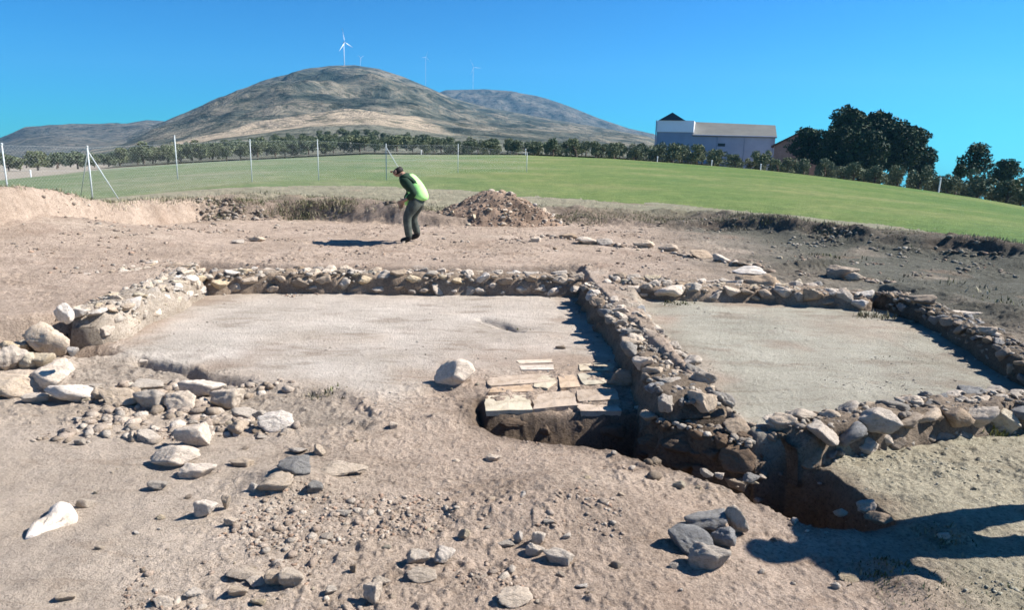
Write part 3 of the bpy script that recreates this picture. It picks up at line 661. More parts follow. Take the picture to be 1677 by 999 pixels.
for u, v, w_, h_, kd, lab in LOOSE:
    p = G(u, v - h_ * .12) if (u, v) not in ZP else P(u, v, ZP[(u, v)]); d = np.linalg.norm(p - CAM); sx = w_ / 2 * d / F; sz = h_ / 2 * d / F * 1.06; sx *= 1.08
    sy = sx * (.6 if w_ > h_ * 1.4 else .8)
    q = (p[0], p[1] + sy * .35, p[2])
    o = rock_at('stone', q, sx, sy, sz, kd, rz=random.uniform(-.25, .25) + (PI if random.random() < .5 else 0), tilt=.08, sink=.12)
    if (u, v) == (744, 636): o.rotation_euler = (.05, 0, .2); o.scale = (sx, sy, sz * 1.1)
    tag(o, lab, 'stone')
# nameless small stones, by the patch they lie on
ZONES = [((150, 470, 735, 990), 28, .006, .022, 'small pale stone strewn among others on the bare dirt at the lower left', 'small stones strewn at the lower left'),
         ((470, 800, 700, 995), 36, .006, .026, 'small angular stone strewn among others on the dirt in the lower middle', 'small stones strewn in the lower middle'),
         ((800, 1330, 780, 990), 36, .006, .024, 'small stone strewn among others on the gravelly dirt below the trench', 'small stones strewn below the trench'),
         ((900, 1500, 390, 450), 22, .02, .055, 'small stone strewn among others on the dark soil behind the right room', 'small stones strewn behind the right room'),
         ((130, 460, 650, 735), 36, .014, .045, 'small pale stone lying among the larger stones of the left row', 'small stones in the left row'),
         ((700, 1070, 585, 640), 8, .008, .02, 'small chip of stone lying around the clay tiles', 'chips around the tiles')]
for (u0, u1, v0, v1), n, s0, s1, lab, grp in ZONES:
    for k in range(n):
        u = random.uniform(u0, u1); v = random.uniform(v0, v1)
        if grp.endswith('row'): v = 630 + (u - 130) * .2 + random.uniform(0, 36)
        if grp.endswith('room'): v = 392 + (u - 900) * .11 + random.gauss(0, 9)
        p = G(u, v)
        if u > 780 and p[2] < -.12: continue
        s = s0 + (s1 - s0) * random.random() ** 1.6
        tag(rock_at('stone', p, s, s * random.uniform(.55, .9), s * random.uniform(.35, .7), random.choice(['stone', 'white_stone', 'stone', 'yellow_stone', 'brown_stone']), i=20 + random.randrange(8), tilt=.3, sink=.25), lab, 'stone', grp)
# gravel and clods: nobody could count them
def gravel(name, lab, n, region, s0, s1, cols, pw=2.5, clump=0):
    us = rng.uniform(region[0], region[1], n * 2); vs = rng.uniform(region[2], region[3], n * 2); pts = []
    for u, v in zip(us, vs): pts.append(P(u, v, region[4]))
    pts = np.array(pts)
    if clump: keep = sm(fbm(pts[:, 0] * 2.0, pts[:, 1] * 2.0, 77, 3) * 2.2 + clump) > rng.uniform(0, 1, len(pts)); pts = pts[keep]
    pts = pts[:n]; pts[:, 2] = H(pts[:, 0], pts[:, 1])
    sz = s0 + (s1 - s0) * rng.uniform(0, 1, len(pts)) ** pw; pts[:, 2] += sz * .1
    cc = [np.array(cols[rng.integers(len(cols))]) * rng.uniform(.75, 1.2) for _ in pts]
    v, f, c = scatter_mesh(pts, sz, cc, 1)
    tag(link(name, mesh_np(name, v, f, M['rubble'], True, c)), lab, 'gravel', kind='stuff')
GC = [(.42, .34, .27), (.37, .29, .225), (.50, .43, .35), (.28, .21, .155), (.33, .255, .20), (.42, .29, .21)]
gravel('gravel', 'fine gravel and clods over the foreground dirt', 9000, (200, 1340, 690, 1010, 0), .002, .014, [tuple(c * 1.08 for c in q) for q in GC], 3.5, -.05)
gravel('gravel', 'scattered pebbles between the larger stones of the foreground', 1000, (240, 1340, 700, 1010, 0), .007, .03, GC[:3], 2.2, -.1)
gravel('gravel', 'pebbles lying in the row of stones at the left', 420, (20, 490, 622, 722, 0), .006, .055, [(.48, .40, .32), (.54, .47, .39), (.36, .29, .22), (.42, .34, .27)], 1.6, .6)
gravel('rubble', 'dark clods and broken stones on the earth mass between the central and near right walls', 260, (1060, 1290, 665, 738, .2), .008, .045, [(.24, .19, .14), (.32, .26, .2), (.18, .14, .1)], 2, .8)
gravel('gravel', 'thin gravel scatter on the ground at the bottom right', 1800, (1300, 1700, 740, 1010, 0), .0025, .012, [(.38, .36, .28), (.3, .28, .22), (.44, .42, .34)], 3, .1)
gravel('gravel', 'fine crumbs over the floors of the two rooms', 2600, (200, 1677, 470, 660, .03), .003, .013, [(.36, .33, .28), (.44, .41, .36), (.28, .25, .21)], 3, -.1)
gravel('gravel', 'loose stones and clods over the open ground behind the walls', 3200, (0, 1677, 372, 452, .25), .008, .035, GC + [(.2, .17, .14)], 3, .1)
gravel('gravel', 'crumbled earth along the foot of the cut bank', 2200, (0, 1677, 330, 400, .3), .01, .05, [(.3, .25, .2), (.2, .16, .13), (.4, .35, .29)], 3, .1)
def line_rubble(lab, px, z, n, spread, s0, s1, cols):
    L_, _ = resample(np.array([(*P(u, v, z)[:2], 0) for u, v in px]), .05); k = rng.integers(0, len(L_), n); p = L_[k].copy(); p[:, :2] += rng.normal(size=(n, 2)) * spread
    keep = sm(fbm(p[:, 0] * 2.2, p[:, 1] * 2.2, 19, 3) * 2.5 + .55) > rng.uniform(0, 1, n); p = p[keep]; p[:, 2] = H(p[:, 0], p[:, 1]); sz = s0 + (s1 - s0) * rng.uniform(0, 1, len(p)) ** 2.4; p[:, 2] += sz * .15
    v, f, c = scatter_mesh(p, sz, [np.array(cols[rng.integers(len(cols))]) * rng.uniform(.75, 1.15) for _ in p], 2); tag(link('rubble', mesh_np('rubble', v, f, M['rubble'], True, c)), lab, 'rubble', kind='stuff')
line_rubble('low broken line of small rubble running behind the two rooms toward the right', [(905, 390), (1000, 402), (1100, 415), (1230, 438), (1350, 450), (1460, 468)], .25, 420, .09, .012, .07, GC[:3] + [(.25, .19, .14)])
line_rubble('thin scatter of small stones along the dark soil before the right bank edge', [(1250, 398), (1400, 408), (1520, 428), (1677, 455)], .25, 380, .25, .01, .05, [(.40, .37, .31), (.3, .27, .22), (.22, .19, .15)])
# ------------------------------------------------------------------ clay tile floor
TILES = [
 ([(796, 613), (898, 606), (904, 620), (802, 629)], 'long reddish tile at the upper left of the tile floor', 0),
 ([(851, 597), (906, 595), (907, 602), (853, 603)], 'narrow pale bar-shaped tile lying highest on the tile floor', 2),
 ([(846, 588), (903, 586), (905, 591), (850, 593)], 'thin tile strip just behind the narrow pale bar', 2),
 ([(876, 620), (888, 611), (909, 610), (911, 622), (897, 631), (874, 629)], 'rounded lichen-pale tile fragment in the middle of the tile floor', 1),
 ([(914, 612), (940, 610), (952, 628), (918, 631)], 'brown tile right of the rounded fragment', 0),
 ([(945, 610), (984, 608), (994, 624), (957, 628)], 'pale square tile with a dark left edge', 1),
 ([(972, 592), (1004, 594), (1014, 606), (975, 603)], 'oval pale tile at the upper right of the tile floor', 1),
 ([(948, 594), (968, 592), (971, 603), (950, 605)], 'small broken tile left of the oval one', 1),
 ([(793, 641), (864, 636), (872, 661), (797, 664)], 'big flat tile at the front left corner of the tile floor', 1),
 ([(870, 637), (939, 631), (946, 655), (875, 660)], 'plain tile in the middle of the front edge of the tile floor', 0),
 ([(943, 651), (1012, 650), (1018, 663), (950, 664)], 'pinkish white tile overhanging the right part of the front edge', 3),
 ([(944, 632), (1008, 630), (1014, 648), (948, 650)], 'plain brown tile behind the pinkish white one', 0),
 ([(806, 630), (870, 624), (872, 634), (800, 638)], 'faint worn tile behind the front left corner tile', 0)]
M['pink_tile'] = stone_mat('pinkish_clay', (.46, .37, .29), .1)
for pl, lab, k in TILES:
    zz = .035 if pl[0][1] > 628 or k == 0 else .03; pts = [P(u, v, zz) for u, v in pl]; c = sum(pts) / len(pts)
    bm = bmesh.new(); ring = []
    for i in range(len(pts)):
        a, b_ = pts[i], pts[(i + 1) % len(pts)]
        for t in (0, .25, .5, .75):
            q = a * (1 - t) + b_ * t - c; q = q * (1 + random.uniform(-.055, .055)); ring.append(q)
    th = .014; gz = float(np.percentile(H(np.array([q[0] + c[0] for q in ring]), np.array([q[1] + c[1] for q in ring])), 65)) - .008
    tl = [random.uniform(-.03, .03), random.uniform(-.03, .03)]
    top = [bm.verts.new((q[0], q[1], th + q[0] * tl[0] + q[1] * tl[1])) for q in ring]; bot = [bm.verts.new((q[0] * .97, q[1] * .97, -.025)) for q in ring]
    bm.faces.new(top); bm.faces.new(bot[::-1])
    for i in range(len(ring)): bm.faces.new((top[i], bot[i], bot[(i + 1) % len(ring)], top[(i + 1) % len(ring)]))
    bmesh.ops.recalc_face_normals(bm, faces=bm.faces); bmesh.ops.bevel(bm, geom=[e for e in bm.edges if e.verts[0] in top and e.verts[1] in top] if False else [], offset=.004, affect='EDGES')
    tag(link('clay_tile', bm_mesh('clay_tile', bm, M[['tile', 'green_tile', 'stone', 'pink_tile'][k]]), None, (c[0], c[1], gz)), lab, 'clay tile')
# the white wedge (broken plaster piece) at the lower left
bm = bmesh.new(); O = G(85, 865)
wl = [P(u, v, O[2]) - O for u, v in [(40, 883), (52, 866), (78, 852), (84, 838), (100, 828), (118, 832), (128, 846), (126, 856), (96, 866)]]
mid = [(q[0] * .55 + .012, q[1] * .55 + .01, .055 if i not in (0, 1, 8) else .02) for i, q in enumerate(wl)]
lo = [bm.verts.new((q[0], q[1], -.01)) for q in wl]; md = [bm.verts.new((q[0] * .93, q[1] * .93, .028 if i not in (0,) else .006)) for i, q in enumerate(wl)]; hi = [bm.verts.new(m_) for m_ in mid]
n_ = len(wl)
for a, b_ in ((lo, md), (md, hi)):
    for i in range(n_): bm.faces.new((a[i], a[(i + 1) % n_], b_[(i + 1) % n_], b_[i]))
bm.faces.new(hi); bm.faces.new(lo[::-1]); bmesh.ops.recalc_face_normals(bm, faces=bm.faces)
bmesh.ops.subdivide_edges(bm, edges=bm.edges[:], cuts=2, use_grid_fill=True, smooth=.2)
M['plaster'] = stone_mat('bright_plaster', (.66, .62, .57), .05)
tag(link('stone', bm_mesh('stone', bm, M['plaster'], True), None, O), 'bright white wedge-shaped stone tapering to a point, alone at the lower left', 'stone')
# ------------------------------------------------------------------ spoil heap
def heap():
    base = G(812, 372); d = np.linalg.norm(base - CAM); hx = 132 * d / F; hh = .68
    c = np.array([base[0], base[1] + 1.0, .25]); root = tag(empty('spoil_heap', c), 'heap of dug-out earth and broken stones behind the cleared floor, right of the worker', 'spoil heap')
    n = 150; g = np.linspace(-1.25, 1.25, n); Xg, Yg = np.meshgrid(g, g, indexing='ij')
    def hz(X_, Y_):
        R_ = np.hypot(X_, Y_) + .30 * fbm(X_ * 2, Y_ * 2, 5, 4)
        skew = 1 - .15 * X_
        return hh * sm(1 - R_) ** .8 * skew - .12 * sm(R_ - .9) + .07 * fbm(X_ * 5, Y_ * 5, 6, 4, .6) * sm(1.15 - R_) - .04
    Zg = hz(Xg, Yg); V = np.stack([Xg * hx, Yg * 1.05, Zg], -1).reshape(-1, 3)
    colr = np.tile([.31, .225, .165], (len(V), 1)) * (1 + .4 * fbm(V[:, 0] * 2, V[:, 1] * 2, 8, 4))[:, None]
    link('earth', mesh_np('earth', V, grid_faces(n, n)[:, ::-1], M['soil'], True, colr), root)
    k = 0; pr = []; sz = []
    for _ in range(90):
        a = random.uniform(0, 2 * PI); q = math.sqrt(random.random()) * .95; x, y = q * math.cos(a), q * math.sin(a)
        s = random.uniform(.03, .085)
        link('stone', rock_mesh(20 + random.randrange(8), random.choice(PALE)), root, (x * hx, y * 1.05, float(hz(np.array(x), np.array(y))) + s * .15), (random.uniform(-.5, .5), random.uniform(-.5, .5), random.uniform(0, 6)), (s, s * .7, s * .55))
    for _ in range(1500):
        a = random.uniform(0, 2 * PI); q = math.sqrt(random.random()); x, y = q * math.cos(a), q * math.sin(a)
        pr.append(np.array((x * hx, y * 1.05, float(hz(np.array(x), np.array(y)))))); sz.append(random.uniform(.012, .035))
    cc = [np.array(GC[rng.integers(len(GC))]) * rng.uniform(.7, 1.15) for _ in pr]
    v, f, c_ = scatter_mesh(pr, sz, cc, 1); tag(link('rubble', mesh_np('rubble', v, f, M['rubble'], True, c_), root), kind='stuff')
heap()
# ------------------------------------------------------------------ dry weeds and grass
def weeds(name, lab, pts, hgt, cols, blades=7, spread=.07, width=.006, cat='weeds', kind='stuff'):
    V = []; Fc = []; C = []
    for p, h0 in zip(pts, hgt):
        cb = np.array(cols[rng.integers(len(cols))]) * rng.uniform(.7, 1.2)
        for _ in range(blades):
            a = rng.uniform(0, 2 * PI); l = rng.uniform(.1, .8); h = h0 * rng.uniform(.4, 1.1); b0 = p + np.array([rng.normal() * spread, rng.normal() * spread, -.02])
            dx, dy = math.cos(a), math.sin(a); wv = np.array([-dy, dx, 0]) * width * rng.uniform(.7, 1.6)
            m = b0 + np.array([dx * l * h * .3, dy * l * h * .3, h * .6]); t = b0 + np.array([dx * l * h * .8, dy * l * h * .8, h])
            i = len(V); V += [b0 - wv, b0 + wv, m + wv, m - wv, t + wv * .3, t - wv * .3]; Fc += [(i, i + 1, i + 2, i + 3), (i + 3, i + 2, i + 4, i + 5)]; C += [cb * rng.uniform(.85, 1.1)] * 6
    o = link(name, mesh_np(name, V, Fc, M['blade'], False, np.array(C))); return tag(o, lab, cat, kind=kind)
m_, nt_, b_ = newmat('blade', .8, .1); at_ = N(nt_, 'ShaderNodeAttribute', attribute_name='soil'); nt_.links.new(at_.outputs[0], b_.inputs['Base Color']); M['blade'] = m_
STRAW = [(.34, .30, .20), (.27, .24, .16), (.20, .20, .11), (.40, .35, .25), (.15, .16, .08)]; DK = [(.10, .11, .05), (.16, .14, .08), (.07, .085, .04), (.22, .19, .12)]
def band(n, a0, a1, d0, d1, cl, seed):
    a = rng.uniform(a0, a1, n); rf = np.interp(a, FOOT[:, 0], FOOT[:, 1]); r = rf + rng.uniform(d0, d1, n); x = r * np.sin(a); y = r * np.cos(a)
    k = sm(fbm(x * 1.3, y * 1.3, seed, 3) * 2 + cl) > rng.uniform(0, 1, n); x, y = x[k], y[k]; return np.stack([x, y, H(x, y)], 1)
A_ = lambda u: azel(u, 350)[0]
p_ = band(16000, A_(60), A_(1760), .25, 5.5, .2, 3); weeds('dry_grass', 'dry straw-coloured grass along the top of the bank before the green field', p_, rng.uniform(.03, .10, len(p_)), STRAW, 6, .10, .0032, 'grass')
p_ = band(2200, A_(900), A_(1800), .0, 1.1, .0, 13); weeds('weeds', 'dark low weeds on the bank edge at the right, before the field', p_, rng.uniform(.02, .07, len(p_)), DK[:1] + STRAW, 9, .07, .0042)
p_ = band(2200, A_(330), A_(700), .05, .6, .1, 23); weeds('weeds', 'brown withered weeds on the lip of the cut bank left of the worker', p_, rng.uniform(.03, .10, len(p_)), DK + STRAW[:3], 8, .07, .004)
p_ = band(900, A_(-20), A_(180), .4, 2.5, .0, 29); weeds('dry_grass', 'sparse dry grass on the pale mound at the left edge', p_, rng.uniform(.03, .09, len(p_)), STRAW, 6, .07, .0035, 'grass')
def gband(lab, n, u0, u1, d0, d1, s0, s1, cols, seed, cl=.2):
    p = band(n, A_(u0), A_(u1), d0, d1, cl, seed); sz = s0 + (s1 - s0) * rng.uniform(0, 1, len(p)) ** 2.2; cc = [np.array(cols[rng.integers(len(cols))]) * rng.uniform(.7, 1.15) for _ in p]
    v, f, c = scatter_mesh(p, sz, cc, 1); tag(link('rubble', mesh_np('rubble', v, f, M['rubble'], True, c)), lab, 'rubble', kind='stuff')
gband('dark rubble and clods in the face of the cut bank behind the cleared floor', 1500, 320, 700, -.15, .55, .015, .075, [(.3, .25, .2), (.2, .16, .12), (.42, .36, .3), (.13, .10, .08)], 51)
gband('broken clods and stones along the dark bank edge at the right', 1500, 880, 1760, -.3, .5, .012, .06, [(.2, .18, .14), (.28, .25, .2), (.12, .10, .08)], 52)
def tuft(u, v, h, lab, cols, n=14, sp=.05, w=.004, cat='plant', name='weed_tuft'):
    p = G(u, v); q = np.array([p + np.array([rng.normal() * sp, rng.normal() * sp * .6, 0]) for _ in range(n)]); q[:, 2] = H(q[:, 0], q[:, 1])
    weeds(name, lab, q, rng.uniform(.5, 1, n) * h, cols, 6, .02, w, cat)
tuft(540, 640, .05, 'small grey-green tuft on the floor below the left room', DK + STRAW, 22, .09)
tuft(1105, 497, .07, 'low brownish tuft by the far wall of the right room', DK, 16, .10)
tuft(1437, 520, .10, 'brownish tuft at the upper right corner of the right room', STRAW[:3] + DK[1:2], 26, .12)
tuft(1640, 712, .07, 'yellow-green plant hanging on the near right wall', [(.22, .25, .07), (.3, .3, .12)], 20, .05)
tuft(1455, 590, .03, 'faint weed patch on the floor of the right room', STRAW, 16, .15)
tuft(845, 535, .03, 'dark weed roots in the crack of the left room floor', DK, 18, .08)
tuft(100, 515, .06, 'black twigs standing at the end of the left wall', [(.05, .04, .03)], 6, .04)
tuft(1540, 880, .035, 'matted dark roots on the ridge right of the big shadow', DK + STRAW, 60, .07, .003)
tuft(1440, 935, .035, 'dark weeds beside the small mound at the bottom right', DK, 40, .06, .003)
pp = np.array([P(rng.uniform(1430, 1690), rng.uniform(930, 1010), 0) for _ in range(420)]); pp[:, 2] = H(pp[:, 0], pp[:, 1])
weeds('weeds', 'short green weeds covering the ground in the bottom right corner', pp, rng.uniform(.008, .03, len(pp)), [(.16, .19, .08), (.22, .22, .12), (.10, .12, .06)], 6, .02, .002)
p_ = band(260, A_(1330), A_(1760), -3.6, -1.2, .1, 41); weeds('weeds', 'sparse weeds on the dark ground behind the right room', p_, rng.uniform(.03, .09, len(p_)), DK + STRAW, 6, .06, .006)
# ------------------------------------------------------------------ trees
def leaves(lobes, n, size, seed, ysc=1.0):
    g = np.random.default_rng(seed); V = np.zeros((n, 4, 3)); w = np.array([l[3] ** 2 for l in lobes]); w = w / w.sum()
    li = g.choice(len(lobes), n, p=w); L = np.array(lobes)[li]
    d = g.normal(size=(n, 3)); d /= np.linalg.norm(d, axis=1)[:, None]; rad = g.uniform(.35, 1, n) ** .45 * (1 + .22 * np.sin(d[:, 0] * 5 + li) * np.sin(d[:, 2] * 6 + li * 2))
    c = L[:, :3] + d * (L[:, 3] * rad)[:, None] * np.stack([np.ones(n), np.ones(n), L[:, 4]], 1)
    a = g.normal(size=(n, 3)) + d * .3; a /= np.linalg.norm(a, axis=1)[:, None]; b = np.cross(a, g.normal(size=(n, 3))); b /= np.linalg.norm(b, axis=1)[:, None]
    s = size * g.uniform(.5, 1.3, n)[:, None]; a = a * s; b = b * s * .5
    V[:, 0] = c - a; V[:, 1] = c + b; V[:, 2] = c + a; V[:, 3] = c - b
    return V.reshape(-1, 3), np.arange(4 * n).reshape(n, 4)
def trunk_mesh(h, r, limbs, seed):
    h = float(h); r = float(r); g = random.Random(seed); bm = bmesh.new(); bx, by = g.uniform(-.1, .1) * h, g.uniform(-.1, .1) * h
    bm_tube(bm, [(0, 0, -.4), (0, 0, 0), (bx * .4, by * .4, h * .5), (bx, by, h)], [r * 1.5, r * 1.25, r, r * .75], 8)
    for tip in limbs: bm_tube(bm, [(bx, by, h * .92), ((bx + tip[0]) * .5, (by + tip[1]) * .5, (h + tip[2]) * .48 + .1 * h), tuple(tip)], [r * .6, r * .4, r * .15], 6)
    return bm_mesh('trunk', bm, M['bark'], True)
OL = []
for k in range(5):
    g = random.Random(40 + k); lobes = []
    for j in range(g.randint(8, 11)):
        a = g.uniform(0, 2 * PI); q = g.uniform(.2, 1.05); lobes.append((q * math.cos(a), q * math.sin(a), 1.5 + g.uniform(-.65, .75) - q * .3, g.uniform(.35, .62), g.uniform(.75, 1.1)))
    v, f = leaves(lobes, 1500, .13, 60 + k)
    OL.append((mesh_np('crown', v, f, M['olive'], False), trunk_mesh(.75, .11, [l[:3] for l in lobes[:4]], k)))
def olive(x, y, s, lab, grp, wid=1.0):
    z = ground_z(x, y); t = tag(empty('olive_tree', (x, y, z), random.uniform(0, 6)), lab, 'olive tree', grp); c, tr = random.choice(OL)
    link('crown', c, t, sc=(s * wid, s * wid, s)); link('trunk', tr, t, sc=(s, s, s)); return t
HILLOB = [o for o in COL.objects if o.name.startswith('hills')]
dg0 = bpy.context.evaluated_depsgraph_get()
from mathutils.bvhtree import BVHTree
HB = BVHTree.FromObject(HILLOB[0], dg0)
def ground_z(x, y):
    z = Hs(x, y); h = HB.ray_cast(Vector((x, y, 600)), Vector((0, 0, -1)))
    return max(z, h[0].z) if h[0] else z
def at_az(u, r):
    a = azel(u, 270)[0]; return r * math.sin(a), r * math.cos(a)
# front rows behind the crop
def Du(u): return float(np.interp(azel(u, 270)[0], FARE[:, 0], FARE[:, 1]))
front = []; u = 742
while u < 1700:
    front.append(u); u += random.uniform(.8, 1.25) * 31 * (1 + max(0, (u - 1000)) / 1400)
place = {0: 'leftmost', len(front) - 1: 'rightmost'}
land = [(742, 850, 'below the right shoulder of the big hill'), (850, 950, 'below the foot of the second ridge'), (950, 1068, 'left of the warehouse'), (1068, 1170, 'before the warehouse left half'), (1170, 1270, 'before the warehouse right half'),
        (1270, 1350, 'before the small brown-roofed house'), (1350, 1440, 'below the tall left pines'), (1440, 1545, 'below the right end of the pine group'), (1545, 1800, 'below the lone pines at the far right')]
cnt = {}
for i, u in enumerate(front):
    L_ = [l for l in land if l[0] <= u < l[1]][0][2]; cnt[L_] = cnt.get(L_, []) + [i]
ordn = ['first', 'second', 'third', 'fourth', 'fifth', 'sixth', 'seventh', 'eighth']
for L_, ids in cnt.items():
    for j, i in enumerate(ids):
        u = front[i]; x, y = at_az(u, Du(u) + random.uniform(4, 6)); olive(x, y, random.uniform(.92, 1.4) * (1 if u < 1150 else .82), f'{ordn[j]} olive from left in front row {L_}', 'olive trees in the front row behind the crop', random.uniform(.85, 1.3))
for row, (dr, sp) in enumerate([(12, 30), (20, 30), (29, 32), (40, 34)]):
    u = 700 + row * 11
    while u < 1710:
        if not (1130 < u < 1300 and dr > 35):
            x, y = at_az(u, Du(u) + dr + random.uniform(-1, 1)); olive(x, y, random.uniform(.8, 1.25) * (1 if u < 1150 else .85), 'olive tree in the crowded back rows behind the front row, half hidden', 'olive trees in the back rows')
        u += random.uniform(.8, 1.3) * sp
# grove under the big hill, left
k = 0
for row in range(7):
    r = 150 + row * 26; u = 230 - row * 8 + random.uniform(0, 12)
    while u < 735 and k < 170:
        x, y = at_az(u, Du(u) + 28 + row * 26 + random.uniform(-5, 5)); olive(x, y, random.uniform(.95, 1.5), 'dark olive tree in the dense grove at the foot of the big hill', 'olive trees of the grove below the hill', 1.25); k += 1
        u += random.uniform(12, 30)
k = 0
for row in range(3):
    u = -20 + row * 9
    while u < 240:
        x, y = at_az(u, 150 + row * 45 + random.uniform(-10, 10)); olive(x, y, random.uniform(.8, 1.4), 'dark bush-like tree among others below the left hills, behind the wire fence', 'bushy trees below the left hills', 1.4)
        u += random.uniform(16, 34)
# pines
def pine(u, vtop, wpx, r, lab, seed, frac=.66, vlow=None, nl=7000, lean=0):
    x, y = at_az(u, r); z0 = ground_z(x, y); zt = Pr(u, vtop, r)[2]; h = zt - z0; w = wpx * r / F * 1.02
    if vlow is not None: frac = (zt - Pr(u, vlow, r)[2]) / h
    g = random.Random(seed); lobes = []; hc = h * frac; nb = 13
    for j in range(nb):
        t = (j + .5) / nb; zz = h - hc * t; prof = math.sin(min(1, (t * .9 + .12)) * PI * .72) ** .7
        a = g.uniform(0, 2 * PI); q = g.uniform(.1, .62) * w / 2 * prof; rl = w * g.uniform(.20, .31) * (.55 + .45 * prof); lobes.append((q * math.cos(a) + lean * t, q * math.sin(a), min(zz, h - rl * .7), rl, g.uniform(.6, .85)))
    v, f = leaves(lobes, nl, max(.16, w * .035), seed); t = tag(empty('pine_tree', (x, y, z0)), lab, 'pine tree')
    link('crown', mesh_np('crown', v, f, M['pine'], False), t); link('trunk', trunk_mesh(h * (1 - frac * .75), h * .025, [l[:3] for l in lobes[::2]], seed), t)
pine(1383, 176, 78, 118, 'tallest dark pine at the left of the pine group, with a bulging top', 1, vlow=272, nl=9000)
pine(1368, 205, 52, 112, 'dark lower pine filling the left flank of the pine group', 2, vlow=275)
pine(1432, 183, 84, 122, 'broad dark pine in the middle of the pine group', 3, vlow=278, nl=9000)
pine(1462, 200, 70, 116, 'dark pine on the right side of the middle of the group', 4, vlow=275)
pine(1492, 208, 50, 120, 'narrower pine stepping down at the right of the group', 5, vlow=280)
pine(1410, 215, 80, 108, 'dark pine filling the lower front of the pine group', 6, vlow=280)
pine(1520, 240, 34, 118, 'small pine at the right end of the pine group', 7, vlow=285, nl=3500)
pine(1598, 234, 50, 112, 'lone open-crowned pine standing against the sky at the right', 8, vlow=285, nl=3800)
pine(1573, 268, 20, 108, 'tiny round dark tree left of the lone open-crowned pine', 9, vlow=292, nl=1600)
pine(1648, 261, 40, 108, 'lone rounded pine nearest the right edge of the photo', 10, vlow=298, nl=3800)
pine(1324, 208, 66, 120, 'dark low tree hiding the right half of the small brown-roofed house', 11, vlow=262, nl=5000)
pine(1352, 232, 36, 130, 'dark shrubby tree between the small house and the pine group', 12, vlow=265, nl=3000)
# ------------------------------------------------------------------ buildings
def warehouse():
    r = 150; pL = Pr(1074, 240, r); pR = Pr(1268, 240, r * 1.0); zL = ground_z(pL[0], pL[1]); zb = min(zL, ground_z(pR[0], pR[1])) - .3
    ax = np.array([pR[0] - pL[0], pR[1] - pL[1]]); L = np.linalg.norm(ax); ang = math.atan2(ax[1], ax[0]) + .0
    root = tag(empty('warehouse', (pL[0], pL[1], zb), ang), 'long grey warehouse with white upper corner and dark pointed gable', 'warehouse')
    e = Pr(1200, 222, r)[2] - zb; tw = Pr(1100, 197, r)[2] - zb; rt = Pr(1200, 205, r)[2] - zb + .9; wt = 62 / 194 * L; peak = Pr(1100, 184, r)[2] - zb; band_ = Pr(1100, 216, r)[2] - zb
    bm = bmesh.new(); bm_box(bm, (0, 0, 0), (L, 13, e)); bm_box(bm, (.02, .03, e - .2), (wt - .03, 12.97, band_ + .1)); link('wall', bm_mesh('wall', bm, M['concrete_wall']), root)
    bm = bmesh.new(); vs = [(wt - .2, -.3, e + .02), (L + .3, -.3, e - .1), (L + .3, 6.5, rt - .5), (wt - .2, 6.5, rt), (L + .3, 13.3, e - .1), (wt - .2, 13.3, e)]
    q = [bm.verts.new(p) for p in vs]; q2 = [bm.verts.new((p[0], p[1], p[2] - .25)) for p in vs]
    for a in ((0, 1, 2, 3), (3, 2, 4, 5)): bm.faces.new([q[i] for i in a]); bm.faces.new([q2[i] for i in a][::-1])
    for a, b in ((0, 1), (1, 2), (2, 4), (4, 5), (5, 3), (3, 0)): bm.faces.new((q[a], q2[a], q2[b], q[b]))
    link('roof', bm_mesh('roof', bm, M['roof_grey']), root)
    bm = bmesh.new(); bm_box(bm, (-.02, -.25, band_), (wt, 13.1, tw), .05); link('cladding', bm_mesh('cladding', bm, M['white_clad']), root)
    # pointed dark roof over the corner block
    bm = bmesh.new(); g0, g1 = .25, 47 / 194 * L; gm_ = (g0 + g1) / 2
    a = [bm.verts.new(p) for p in ((g0, -.5, tw), (g1, -.5, tw), (gm_, -.5, peak), (g0, 13, tw), (g1, 13, tw), (gm_, 13, peak))]
    for f in ((0, 1, 2), (5, 4, 3), (0, 2, 5, 3), (2, 1, 4, 5), (1, 0, 3, 4)): bm.faces.new([a[i] for i in f])
    link('gable', bm_mesh('gable', bm, M['roof_dark']), root)
    wx = (1183 - 1074) / 194 * L; wz = Pr(1183, 237, r)[2] - zb
    bm = bmesh.new(); bm_box(bm, (wx - .75, -.04, wz - .3), (wx + .75, .1, wz + .3)); o = link('window', bm_mesh('window', bm, M['dark_gap']), root)
    bm = bmesh.new(); bm_box(bm, (L - .15, -.12, 0), (L + .05, 13.0, e)); link('corner_trim', bm_mesh('corner_trim', bm, M['concrete_wall']), root)
    bm = bmesh.new(); bm_tube(bm, [(wt, -.42, e), (L + .3, -.42, e - .1)], .11); link('gutter', bm_mesh('gutter', bm, M['concrete_wall']), root)
    for k_ in range(1, 4):
        xx = wt + (L - wt) * k_ / 3 - .4; bm = bmesh.new(); bm_tube(bm, [(xx, -.12, 0), (xx, -.12, e - .05)], .07); link('downpipe', bm_mesh('downpipe', bm, M['concrete_wall']), root)
    bm = bmesh.new(); bm_tube(bm, [(-.15, -.3, 0), (-.15, -.3, tw)], .12); link('downpipe', bm_mesh('downpipe', bm, M['concrete_wall']), root)
warehouse()
